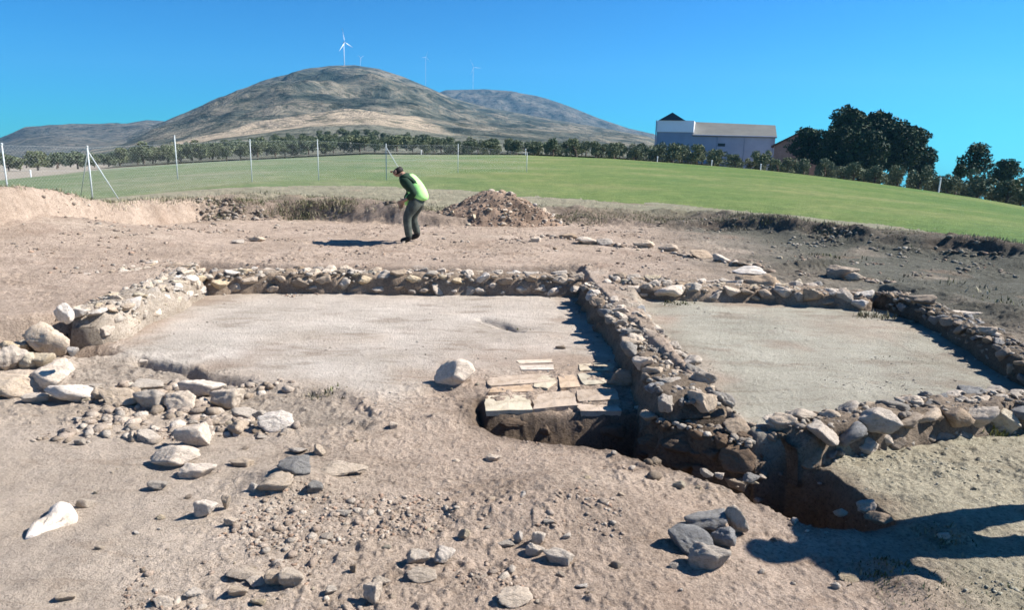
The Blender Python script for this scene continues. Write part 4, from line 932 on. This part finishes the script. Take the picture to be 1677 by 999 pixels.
def house():
    r = 128; pL = Pr(1268, 240, r); pR = Pr(1345, 250, r); zb = ground_z(pL[0], pL[1]) - .3; ax = pR - pL; L = math.hypot(ax[0], ax[1])
    root = tag(empty('house', (pL[0], pL[1], zb), math.atan2(ax[1], ax[0])), 'small pink-walled house with a sloping brown roof beside the dark trees', 'house')
    z0 = Pr(1270, 239, r)[2] - zb; z1 = Pr(1312, 216, r)[2] - zb; m = 44 / 77 * L
    bm = bmesh.new(); a = [bm.verts.new(p) for y in (0, 8) for p in ((0, y, 0), (L, y, 0), (L, y, z0), (m, y, z1), (0, y, z0))]
    bm.faces.new(a[:5]); bm.faces.new(a[5:][::-1])
    for i in range(5): bm.faces.new((a[i], a[i + 5], a[(i + 1) % 5 + 5], a[(i + 1) % 5]))
    bmesh.ops.recalc_face_normals(bm, faces=bm.faces); link('wall', bm_mesh('wall', bm, M['pink_wall']), root)
    bm = bmesh.new(); t = .3
    for x0, za, x1, zb_ in ((-.5, z0 - .25, m, z1), (m, z1, L + .5, z0 - .25)):
        q = [bm.verts.new(p) for p in ((x0, -.5, za + .02), (x1, -.5, zb_ + .02), (x1, 8.5, zb_ + .02), (x0, 8.5, za + .02), (x0, -.5, za + t), (x1, -.5, zb_ + t), (x1, 8.5, zb_ + t), (x0, 8.5, za + t))]
        for f in ((0, 3, 2, 1), (4, 5, 6, 7), (0, 1, 5, 4), (1, 2, 6, 5), (2, 3, 7, 6), (3, 0, 4, 7)): bm.faces.new([q[i] for i in f])
    link('roof', bm_mesh('roof', bm, M['roof_tile']), root)
    bm = bmesh.new(); bm_box(bm, (1.2, -.05, 1.0), (2.2, .1, 2.2)); link('window', bm_mesh('window', bm, M['dark_gap']), root)
house()
# ------------------------------------------------------------------ wind turbines
def turbine(u, vh, r, vbase, lab, blade_px, rot, facing=.5, tk=.62):
    hub = Pr(u, vh, r); zb = Pr(u, vbase, r)[2]; h = hub[2] - zb; k = r / F
    root = tag(empty('wind_turbine', (hub[0], hub[1], zb), -math.atan2(hub[0], hub[1]) + facing), lab, 'wind turbine', 'wind turbines on the hills')
    bm = bmesh.new(); bm_tube(bm, [(0, 0, -20), (0, 0, h * .5), (0, 0, h)], [k * tk, k * tk * .8, k * tk * .6], 12); link('tower', bm_mesh('tower', bm, M['white_paint'], True), root)
    bm = bmesh.new(); bm_box(bm, (-k * .8 * tk, -k * 1.6, h - k * .8 * tk), (k * .8 * tk, k * 2.2 * tk, h + k * .8 * tk), k * .2 * tk); nac = link('nacelle', bm_mesh('nacelle', bm, M['white_paint']), root)
    bm = bmesh.new(); bmesh.ops.create_uvsphere(bm, u_segments=12, v_segments=8, radius=k * .9 * tk, matrix=Matrix.Translation((0, -k * 2.0, h))); link('hub', bm_mesh('hub', bm, M['white_paint'], True), root)
    bl = blade_px * k
    for j in range(3):
        a = rot + j * 2 * PI / 3; ca, sa = math.cos(a), math.sin(a); bm = bmesh.new()
        sec = [(t_, c_ * tk) for t_, c_ in [(0, .5), (.12, .55), (.25, 1.1), (.6, .7), (1, .15)]]; rings = []
        for t, c in sec:
            cx, cz = ca * t * bl, h + sa * t * bl; wx, wz = -sa * c * k, ca * c * k
            rings.append([bm.verts.new((cx - wx, -k * 2.0, cz - wz)), bm.verts.new((cx, -k * 2.3, cz)), bm.verts.new((cx + wx, -k * 2.0, cz + wz)), bm.verts.new((cx, -k * 1.8, cz))])
        for p0, p1 in zip(rings, rings[1:]):
            for q in range(4): bm.faces.new((p0[q], p0[(q + 1) % 4], p1[(q + 1) % 4], p1[q]))
        bm.faces.new(rings[0]); bm.faces.new(rings[-1][::-1]); bmesh.ops.recalc_face_normals(bm, faces=bm.faces)
        link('blade', bm_mesh('blade', bm, M['white_paint']), root)
turbine(563, 69, 1560, 112, 'largest white wind turbine, on the summit of the big hill', 20, 1.85, .9)
turbine(590, 94, 2600, 118, 'small faint wind turbine just right of the summit of the big hill', 6, .6, .5, .22)
turbine(697, 93, 3300, 150, 'faint wind turbine above the right shoulder of the big hill', 9, 1.3, .5, .2)
turbine(775, 110, 3200, 155, 'faint wind turbine above the second ridge, farthest right', 13, 2.1, .5, .24)
# ------------------------------------------------------------------ wire fence
def post_at(u, vb, vt, r):
    z = Hs(*Pr(u, vb, r)[:2]); p = Pr(u, vb, r); zt = Pr(u, vt, r)[2]; return np.array([p[0], p[1], z]), zt
FP = [(-60, 338, 236, 21.5), (15, 330, 236, 22.6), (152, 328, 240, 24.4), (413, 300, 229, 29.8), (522, 295, 229, 32), (633, 300, 236, 33), (750, 285, 236, 43), (862, 300, 250, 46)]
def fence():
    ps = [post_at(*q) for q in FP]; o0 = ps[2][0]; root = tag(empty('wire_fence', o0), 'tall wire mesh fence on thin white posts between the dig and the green field', 'fence')
    for k, (p, zt) in enumerate(ps):
        bm = bmesh.new(); q = p - o0; bm_tube(bm, [(q[0], q[1], q[2] - .3), (q[0], q[1], zt - o0[2])], .018 if k != 2 else .022, 8); po = link('post', bm_mesh('post', bm, M['galv'], True), root)
        bm = bmesh.new(); bmesh.ops.create_uvsphere(bm, u_segments=8, v_segments=6, radius=.032, matrix=Matrix.Translation((q[0], q[1], zt - o0[2]))); link('cap', bm_mesh('cap', bm, M['galv'], True), po)
    def brace(k, u, v, r):
        p, zt = ps[k]; b = Pr(u, v, r); bz = Hs(b[0], b[1]); bm = bmesh.new()
        bm_tube(bm, [(p[0] - o0[0], p[1] - o0[1], zt - o0[2] - .12), (b[0] - o0[0], b[1] - o0[1], bz - o0[2] - .05)], .016, 8); link('brace', bm_mesh('brace', bm, M['galv'], True), root)
    brace(2, 128, 292, 26.5); brace(2, 195, 322, 24.4); brace(5, 668, 300, 33)
    for lvl in (.55, .98):
        bm = bmesh.new()
        for (a, za), (b, zb_) in zip(ps, ps[1:]):
            A0 = a - o0; B0 = b - o0; bm_tube(bm, [(A0[0], A0[1], A0[2] + (za - a[2]) * lvl), (B0[0], B0[1], B0[2] + (zb_ - b[2]) * lvl)], .0016, 4)
        link('wire', bm_mesh('wire', bm, M['galv']), root)
    V = []; Fc = []
    for (a, za), (b, zb_) in zip(ps, ps[1:]):
        L = np.linalg.norm((b - a)[:2]); n = int(L / .10); hA = za - a[2]; dirv = (b - a) / L; dt = (hA * .98) / L
        for i in range(-int(hA / .10), n + int(hA / .10)):
            for sgn in (1, -1):
                t0 = i / n; t1 = t0 + sgn * dt; l0, l1 = .03, .98; 
                lo_, hi_ = (t0, t1)
                def cut(t, l, T0, T1, l0, l1): return l0 + (l1 - l0) * ((t - T0) / (T1 - T0))
                tt = [max(0, min(1, t0)), max(0, min(1, t1))]
                if tt[0] == tt[1]: continue
                ll = [cut(tt[0], 0, t0, t1, l0, l1), cut(tt[1], 0, t0, t1, l0, l1)]
                e = []
                for t, l in zip(tt, ll):
                    p = a * (1 - t) + b * t; zz = (za * (1 - t) + zb_ * t); e.append(np.array([p[0], p[1], p[2] + (zz - p[2]) * l]) - o0)
                w = np.array([0, 0, .0009]); s = len(V); V += [e[0] - w, e[0] + w, e[1] + w, e[1] - w]; Fc.append((s, s + 1, s + 2, s + 3))
    link('mesh', mesh_np('mesh', V, Fc, M['galv'], False), root)
fence()
def lone_post(u, vb, vt, r, lab, rad=.028, name='fence_post', cat='post'):
    p, zt = post_at(u, vb, vt, r); bm = bmesh.new(); h = zt - p[2]; bm_tube(bm, [(0, 0, -.3), (0, 0, h)], rad, 8); bmesh.ops.create_uvsphere(bm, u_segments=8, v_segments=6, radius=rad * 1.25, matrix=Matrix.Translation((0, 0, h)))
    tag(link(name, bm_mesh(name, bm, M['galv'], True), None, p), lab, cat)
lone_post(290, 278, 222, 38, 'thin white post standing alone in the green field left of the fence midpoint')
for u, vt, ext, lab in [(50, 283, 14, 'small white marker post at the far left edge of the crop'), (690, 246, 10, 'small white marker post at the field edge right of the worker'), (861, 243, 14, 'small white marker post under the foot of the second ridge'),
        (1077, 256, 14, 'small white marker post below the left corner of the warehouse'), (1166, 262, 16, 'small white marker post below the middle of the warehouse'), (1246, 272, 16, 'small white marker post below the right end of the warehouse'),
        (1541, 290, 22, 'white marker post standing right of the pine group')]:
    r = Du(u) + 1; p = Pr(u, vt, r); z0 = ground_z(p[0], p[1]); h = p[2] - z0; h = max(h, .8); bm = bmesh.new()
    bm_tube(bm, [(0, 0, -.2), (0, 0, h * .8), (0, 0, h)], [.06, .065, .03], 6); bmesh.ops.create_icosphere(bm, subdivisions=1, radius=.11, matrix=Matrix.Translation((0, 0, h * .9)))
    tag(link('marker_post', bm_mesh('marker_post', bm, M['white_paint']), None, (p[0], p[1], z0)), lab, 'marker post', 'marker posts along the field edge')
# ------------------------------------------------------------------ people
def skin(name, pts, edges, rad, mat, parent, sub=2, flat=None):
    me = bpy.data.meshes.new(name); me.from_pydata([tuple(p) for p in pts], edges, []); ob = bpy.data.objects.new(name + '_s', me); COL.objects.link(ob)
    md = ob.modifiers.new('skin', 'SKIN'); md.use_smooth_shade = True
    sl = me.skin_vertices[0].data
    for i, r in enumerate(rad): sl[i].radius = (r, r) if not isinstance(r, tuple) else r
    sl[0].use_root = True
    ss = ob.modifiers.new('sub', 'SUBSURF'); ss.levels = sub; ss.render_levels = sub
    dg = bpy.context.evaluated_depsgraph_get(); m2 = bpy.data.meshes.new_from_object(ob.evaluated_get(dg)); bpy.data.objects.remove(ob)
    m2.name = name; m2.materials.clear(); m2.materials.append(mat)
    for p in m2.polygons: p.use_smooth = True
    return link(name, m2, parent)
M['skin'] = simple('skin', (.34, .20, .14), .55, .06, 20); M['hair'] = simple('hair', (.015, .012, .01), .7, .2, 60)
M['jacket'] = simple('dark_green_jacket', (.012, .035, .018), .85, .2, 30); M['vest'] = simple('pale_hi_vis_vest', (.42, .86, .27), .75, .2, 12)
M['trousers'] = simple('dark_work_trousers', (.075, .085, .07), .9, .4, 14); M['boots'] = simple('dark_boots', (.02, .02, .018), .7, .2, 30); M['shirt'] = simple('blue_jacket', (.06, .09, .16), .85, .2, 20)
def person(root, J, s=1.0, vest=True, top='jacket'):
    """J: joint dict, local metres. One continuous body, clothes as children."""
    g = {k: Vector(v) for k, v in J.items()}
    names = ['pelvis', 'waist', 'chest', 'neck', 'head0', 'head1', 'shL', 'elL', 'wrL', 'palL', 'shR', 'elR', 'wrR', 'palR', 'hipL', 'knL', 'anL', 'toL', 'hipR', 'knR', 'anR', 'toR']
    ed = [('pelvis', 'waist'), ('waist', 'chest'), ('chest', 'neck'), ('neck', 'head0'), ('head0', 'head1'), ('chest', 'shL'), ('shL', 'elL'), ('elL', 'wrL'), ('wrL', 'palL'), ('chest', 'shR'), ('shR', 'elR'), ('elR', 'wrR'), ('wrR', 'palR'),
          ('pelvis', 'hipL'), ('hipL', 'knL'), ('knL', 'anL'), ('anL', 'toL'), ('pelvis', 'hipR'), ('hipR', 'knR'), ('knR', 'anR'), ('anR', 'toR')]
    R = dict(pelvis=.11, waist=.115, chest=.135, neck=.05, head0=.078, head1=.085, nose=.016, shL=.06, elL=.042, wrL=.028, palL=.034, shR=.06, elR=.042, wrR=.028, palR=.034, hipL=.08, knL=.058, anL=.04, toL=.035, hipR=.08, knR=.058, anR=.04, toR=.035)
    fw = (g['toL'] - g['anL']).normalized()
    for sd_ in 'LR':         # five fingers, grown from the palm
        pal = g['pal' + sd_]; d = (pal - g['wr' + sd_]).normalized(); side = d.cross(Vector((0, 1, 0))); side = side.normalized() if side.length > .1 else Vector((0, 0, 1)); nrm = d.cross(side)
        for k, (off, ln) in enumerate(((-.024, .062), (-.008, .072), (.008, .068), (.024, .054))):
            a = pal + side * off + d * .02; b = a + d * ln * .5; c = b + (d * .7 + nrm * .5) * ln * .5
            for nm, q, r in ((f'f{sd_}{k}a', a, .0095), (f'f{sd_}{k}b', b, .0085), (f'f{sd_}{k}c', c, .007)): names.append(nm); g[nm] = q; R[nm] = r
            ed += [('pal' + sd_, f'f{sd_}{k}a'), (f'f{sd_}{k}a', f'f{sd_}{k}b'), (f'f{sd_}{k}b', f'f{sd_}{k}c')]
        t0 = g['wr' + sd_] * .4 + pal * .6 + side * -.035; t1 = t0 + (d * .7 - side * .6) * .045
        for nm, q, r in ((f't{sd_}a', t0, .012), (f't{sd_}b', t1, .009)): names.append(nm); g[nm] = q; R[nm] = r
        ed += [('pal' + sd_, f't{sd_}a'), (f't{sd_}a', f't{sd_}b')]
    idx = {n: i for i, n in enumerate(names)}
    skin('body', [g[n] * s for n in names], [(idx[a], idx[b]) for a, b in ed], [R[n] * s for n in names], M['skin'], root)
    def sub(name, ns, es, rr, mat, lvl=2): return skin(name, [(g[n] if isinstance(n, str) else Vector(n)) * s for n in ns], es, [r * s for r in rr], M[mat], root, lvl)
    mid = lambda a, b, t: g[a].lerp(g[b], t)
    sub('trousers', ['pelvis', 'hipL', 'knL', 'anL', 'hipR', 'knR', 'anR', 'waist'], [(0, 1), (1, 2), (2, 3), (0, 4), (4, 5), (5, 6), (0, 7)], [.155, .114, .074, .062, .114, .074, .062, .14], 'trousers')
    sub('jacket', ['chest', 'waist', 'pelvis', 'shL', 'elL', mid('elL', 'wrL', .85), 'shR', 'elR', mid('elR', 'wrR', .85), mid('chest', 'neck', .75)], [(0, 1), (1, 2), (0, 3), (3, 4), (4, 5), (0, 6), (6, 7), (7, 8), (0, 9)], [.142, .135, .142, .088, .066, .048, .088, .066, .048, .07], top)
    if vest:
        low = g['pelvis'].lerp((g['hipL'] + g['hipR']) / 2, 1.0); up = mid('chest', 'neck', .45)
        sub('vest', [up, 'chest', 'waist', 'pelvis', low], [(0, 1), (1, 2), (2, 3), (3, 4)], [.10, .152, .155, .178, .172], 'vest')
        # front hem hanging forward
        h0 = mid('waist', 'pelvis', .7) + Vector((-.10, 0, -.02))
        sub('vest_flap', [h0, h0 + Vector((-.07, 0, -.10)), h0 + Vector((-.09, 0, -.19))], [(0, 1), (1, 2)], [.085, .07, .05], 'vest')
    hd = (g['head1'] - g['head0']).normalized(); back = (g['head0'] - g['nose']).normalized()
    sub('hair', [g['head1'] + back * .008 + hd * .02, g['head1'] + back * .045 - hd * .06, g['head0'] + back * .05], [(0, 1), (1, 2)], [.106, .092, .07], 'hair')
    for sd_ in 'LR':
        a = g['an' + sd_]; t = g['to' + sd_]; skin('boot', [(a + Vector((0, 0, .08))) * s, (a + Vector((0, 0, -.01))) * s, a.lerp(t, .5) * s, t * s], [(0, 1), (1, 2), (2, 3)], [.058 * s, .056 * s, .052 * s, .046 * s], M['boots'], root)
    lat = (g['shL'] - g['shR']).normalized()
    bm = bmesh.new(); c = (g['head0'] * .62 + g['head1'] * .38 - back * .082) * s; bmesh.ops.create_uvsphere(bm, u_segments=8, v_segments=6, radius=.018 * s, matrix=Matrix.Translation(c)); link('nose', bm_mesh('nose', bm, M['skin'], True), root)
    for sg in (1, -1):       # ears and eyes
        bm = bmesh.new(); c = (g['head0'] * .6 + g['head1'] * .4 + lat * .082 * sg) * s; bmesh.ops.create_uvsphere(bm, u_segments=8, v_segments=6, radius=.026 * s, matrix=Matrix.Translation(c) @ Matrix.Diagonal((.8, .4, 1.2, 1))); link('ear', bm_mesh('ear', bm, M['skin'], True), root)
        bm = bmesh.new(); c = (g['head0'] * .55 + g['head1'] * .45 - back * .066 + lat * .03 * sg) * s; bmesh.ops.create_uvsphere(bm, u_segments=8, v_segments=6, radius=.010 * s, matrix=Matrix.Translation(c)); link('eye', bm_mesh('eye', bm, M['hair'], True), root)
pw = G(669, 397); kk = np.linalg.norm(pw - CAM) / F
def wj(u, v, y=0): return ((u - 669) * kk, y, (397 - v) * kk)
J = dict(pelvis=wj(687, 322), waist=wj(681, 309), chest=wj(669, 297), neck=wj(660, 289), head0=wj(651.5, 288), head1=wj(649.5, 281), nose=wj(643.5, 288),
         shL=wj(664, 296, -.17), elL=wj(683, 317, -.21), wrL=wj(667, 328, -.16), palL=wj(661, 331, -.14), shR=wj(663, 295, .17), elR=wj(670, 318, .2), wrR=wj(660, 332, .14), palR=wj(657, 338, .12),
         hipL=wj(684, 330, -.09), knL=wj(668, 355, -.12), anL=wj(672, 389, -.12), toL=wj(658, 394, -.14), hipR=wj(687, 330, .09), knR=wj(674, 357, .13), anR=wj(682, 386, .14), toR=wj(669, 392, .15))
root = tag(empty('person', pw), 'dark-haired worker in a pale green hi-vis vest bending forward on the cleared floor', 'person'); person(root, J)
# someone out of frame to the right whose shadow falls across the foreground
tip = G(1238, 905); SA = math.radians(80); hgt = 1.74; ln = hgt / math.tan(math.radians(42)); fx, fy = tip[0] + math.sin(SA) * ln, tip[1] + math.cos(SA) * ln
J2 = dict(pelvis=(0, 0, .93), waist=(0, 0, 1.10), chest=(0, 0, 1.33), neck=(-.02, 0, 1.49), head0=(-.03, 0, 1.57), head1=(-.03, 0, 1.66), nose=(-.13, 0, 1.60),
          shL=(0, -.2, 1.40), elL=(.0, -.31, 1.14), wrL=(-.16, -.22, 1.02), palL=(-.2, -.19, .98), shR=(0, .2, 1.40), elR=(.0, .33, 1.14), wrR=(-.2, .30, 1.1), palR=(-.26, .27, 1.12),
          hipL=(0, -.1, .88), knL=(-.02, -.13, .48), anL=(0, -.15, .08), toL=(-.15, -.17, .04), hipR=(0, .1, .88), knR=(-.02, .13, .48), anR=(0, .15, .08), toR=(-.15, .17, .04))
root = tag(empty('person', (fx, fy, Hs(fx, fy))), 'standing onlooker outside the frame at right whose long shadow falls on the foreground', 'person'); person(root, J2, 1.0, False, 'shirt')
skin('hat', [Vector((-.03, 0, 1.60)), Vector((-.03, 0, 1.70))], [(0, 1)], [.13, .10], M['shirt'], root)
# ------------------------------------------------------------------ camera, sun, sky
cd = bpy.data.cameras.new('camera'); cam = bpy.data.objects.new('camera', cd); COL.objects.link(cam)
cd.sensor_fit = 'HORIZONTAL'; cd.sensor_width = 36; cd.lens = 36 * F / 1677; cd.clip_start = .05; cd.clip_end = 20000
cam.matrix_world = Matrix(((RT[0], UP[0], -FW[0], 0), (RT[1], UP[1], -FW[1], 0), (RT[2], UP[2], -FW[2], CAMH), (0, 0, 0, 1)))
scn.camera = cam
SUN_AZ = math.radians(80); SUN_EL = math.radians(42)
sd = bpy.data.lights.new('sun', 'SUN'); sd.energy = 5.0; sd.angle = math.radians(.55); sd.color = (1, .955, .90)
sun = bpy.data.objects.new('sun', sd); COL.objects.link(sun)
sv = Vector((math.sin(SUN_AZ) * math.cos(SUN_EL), math.cos(SUN_AZ) * math.cos(SUN_EL), math.sin(SUN_EL)))
sun.rotation_euler = sv.to_track_quat('Z', 'Y').to_euler()
w = bpy.data.worlds.new('World'); scn.world = w; w.use_nodes = True; nt = w.node_tree
bg = nt.nodes['Background']; sk = nt.nodes.new('ShaderNodeTexSky'); sk.sky_type = 'NISHITA'; sk.sun_disc = False
sk.sun_elevation = SUN_EL; sk.sun_rotation = SUN_AZ; sk.altitude = 900; sk.air_density = 1.1; sk.dust_density = .0; sk.ozone_density = 3.0
pre = N(nt, 'ShaderNodeMix', data_type='RGBA', blend_type='MULTIPLY'); pre.inputs[0].default_value = 1; pre.inputs[7].default_value = (.07, .07, .07, 1); nt.links.new(sk.outputs[0], pre.inputs[6])
gam = N(nt, 'ShaderNodeGamma'); gam.inputs[1].default_value = 1.52; nt.links.new(pre.outputs[2], gam.inputs[0])
tint = N(nt, 'ShaderNodeMix', data_type='RGBA', blend_type='MULTIPLY'); tint.inputs[0].default_value = 1
nt.links.new(gam.outputs[0], tint.inputs[6]); tint.inputs[7].default_value = (1.7, 17.0, 27.0, 1)
nt.links.new(tint.outputs[2], bg.inputs[0]); bg.inputs[1].default_value = .05
scn.view_settings.view_transform = 'Standard'; scn.view_settings.look = 'None'; scn.view_settings.exposure = 1.18; scn.view_settings.gamma = 1
scn.cycles.max_bounces = 5; scn.cycles.transparent_max_bounces = 8; scn.cycles.volume_bounces = 0
scn.render.filter_size = 1.8 if hasattr(scn.render, 'filter_size') else 1.5
scn.cycles.filter_width = 1.6

hz = bpy.data.materials.new('haze'); hz.use_nodes = True; nt = hz.node_tree; nt.nodes.remove(nt.nodes['Principled BSDF'])
pv = nt.nodes.new('ShaderNodeVolumePrincipled'); pv.inputs['Density'].default_value = .00013; pv.inputs['Color'].default_value = (.20, .60, 1, 1); pv.inputs['Anisotropy'].default_value = .2
nt.links.new(pv.outputs[0], nt.nodes['Material Output'].inputs['Volume'])
bm = bmesh.new(); bm_box(bm, (-5300, -5300, -420), (5300, 5300, 600)); tag(link('haze', bm_mesh('haze', bm, hz)), 'thin bluish haze over the hills', 'haze', kind='stuff')
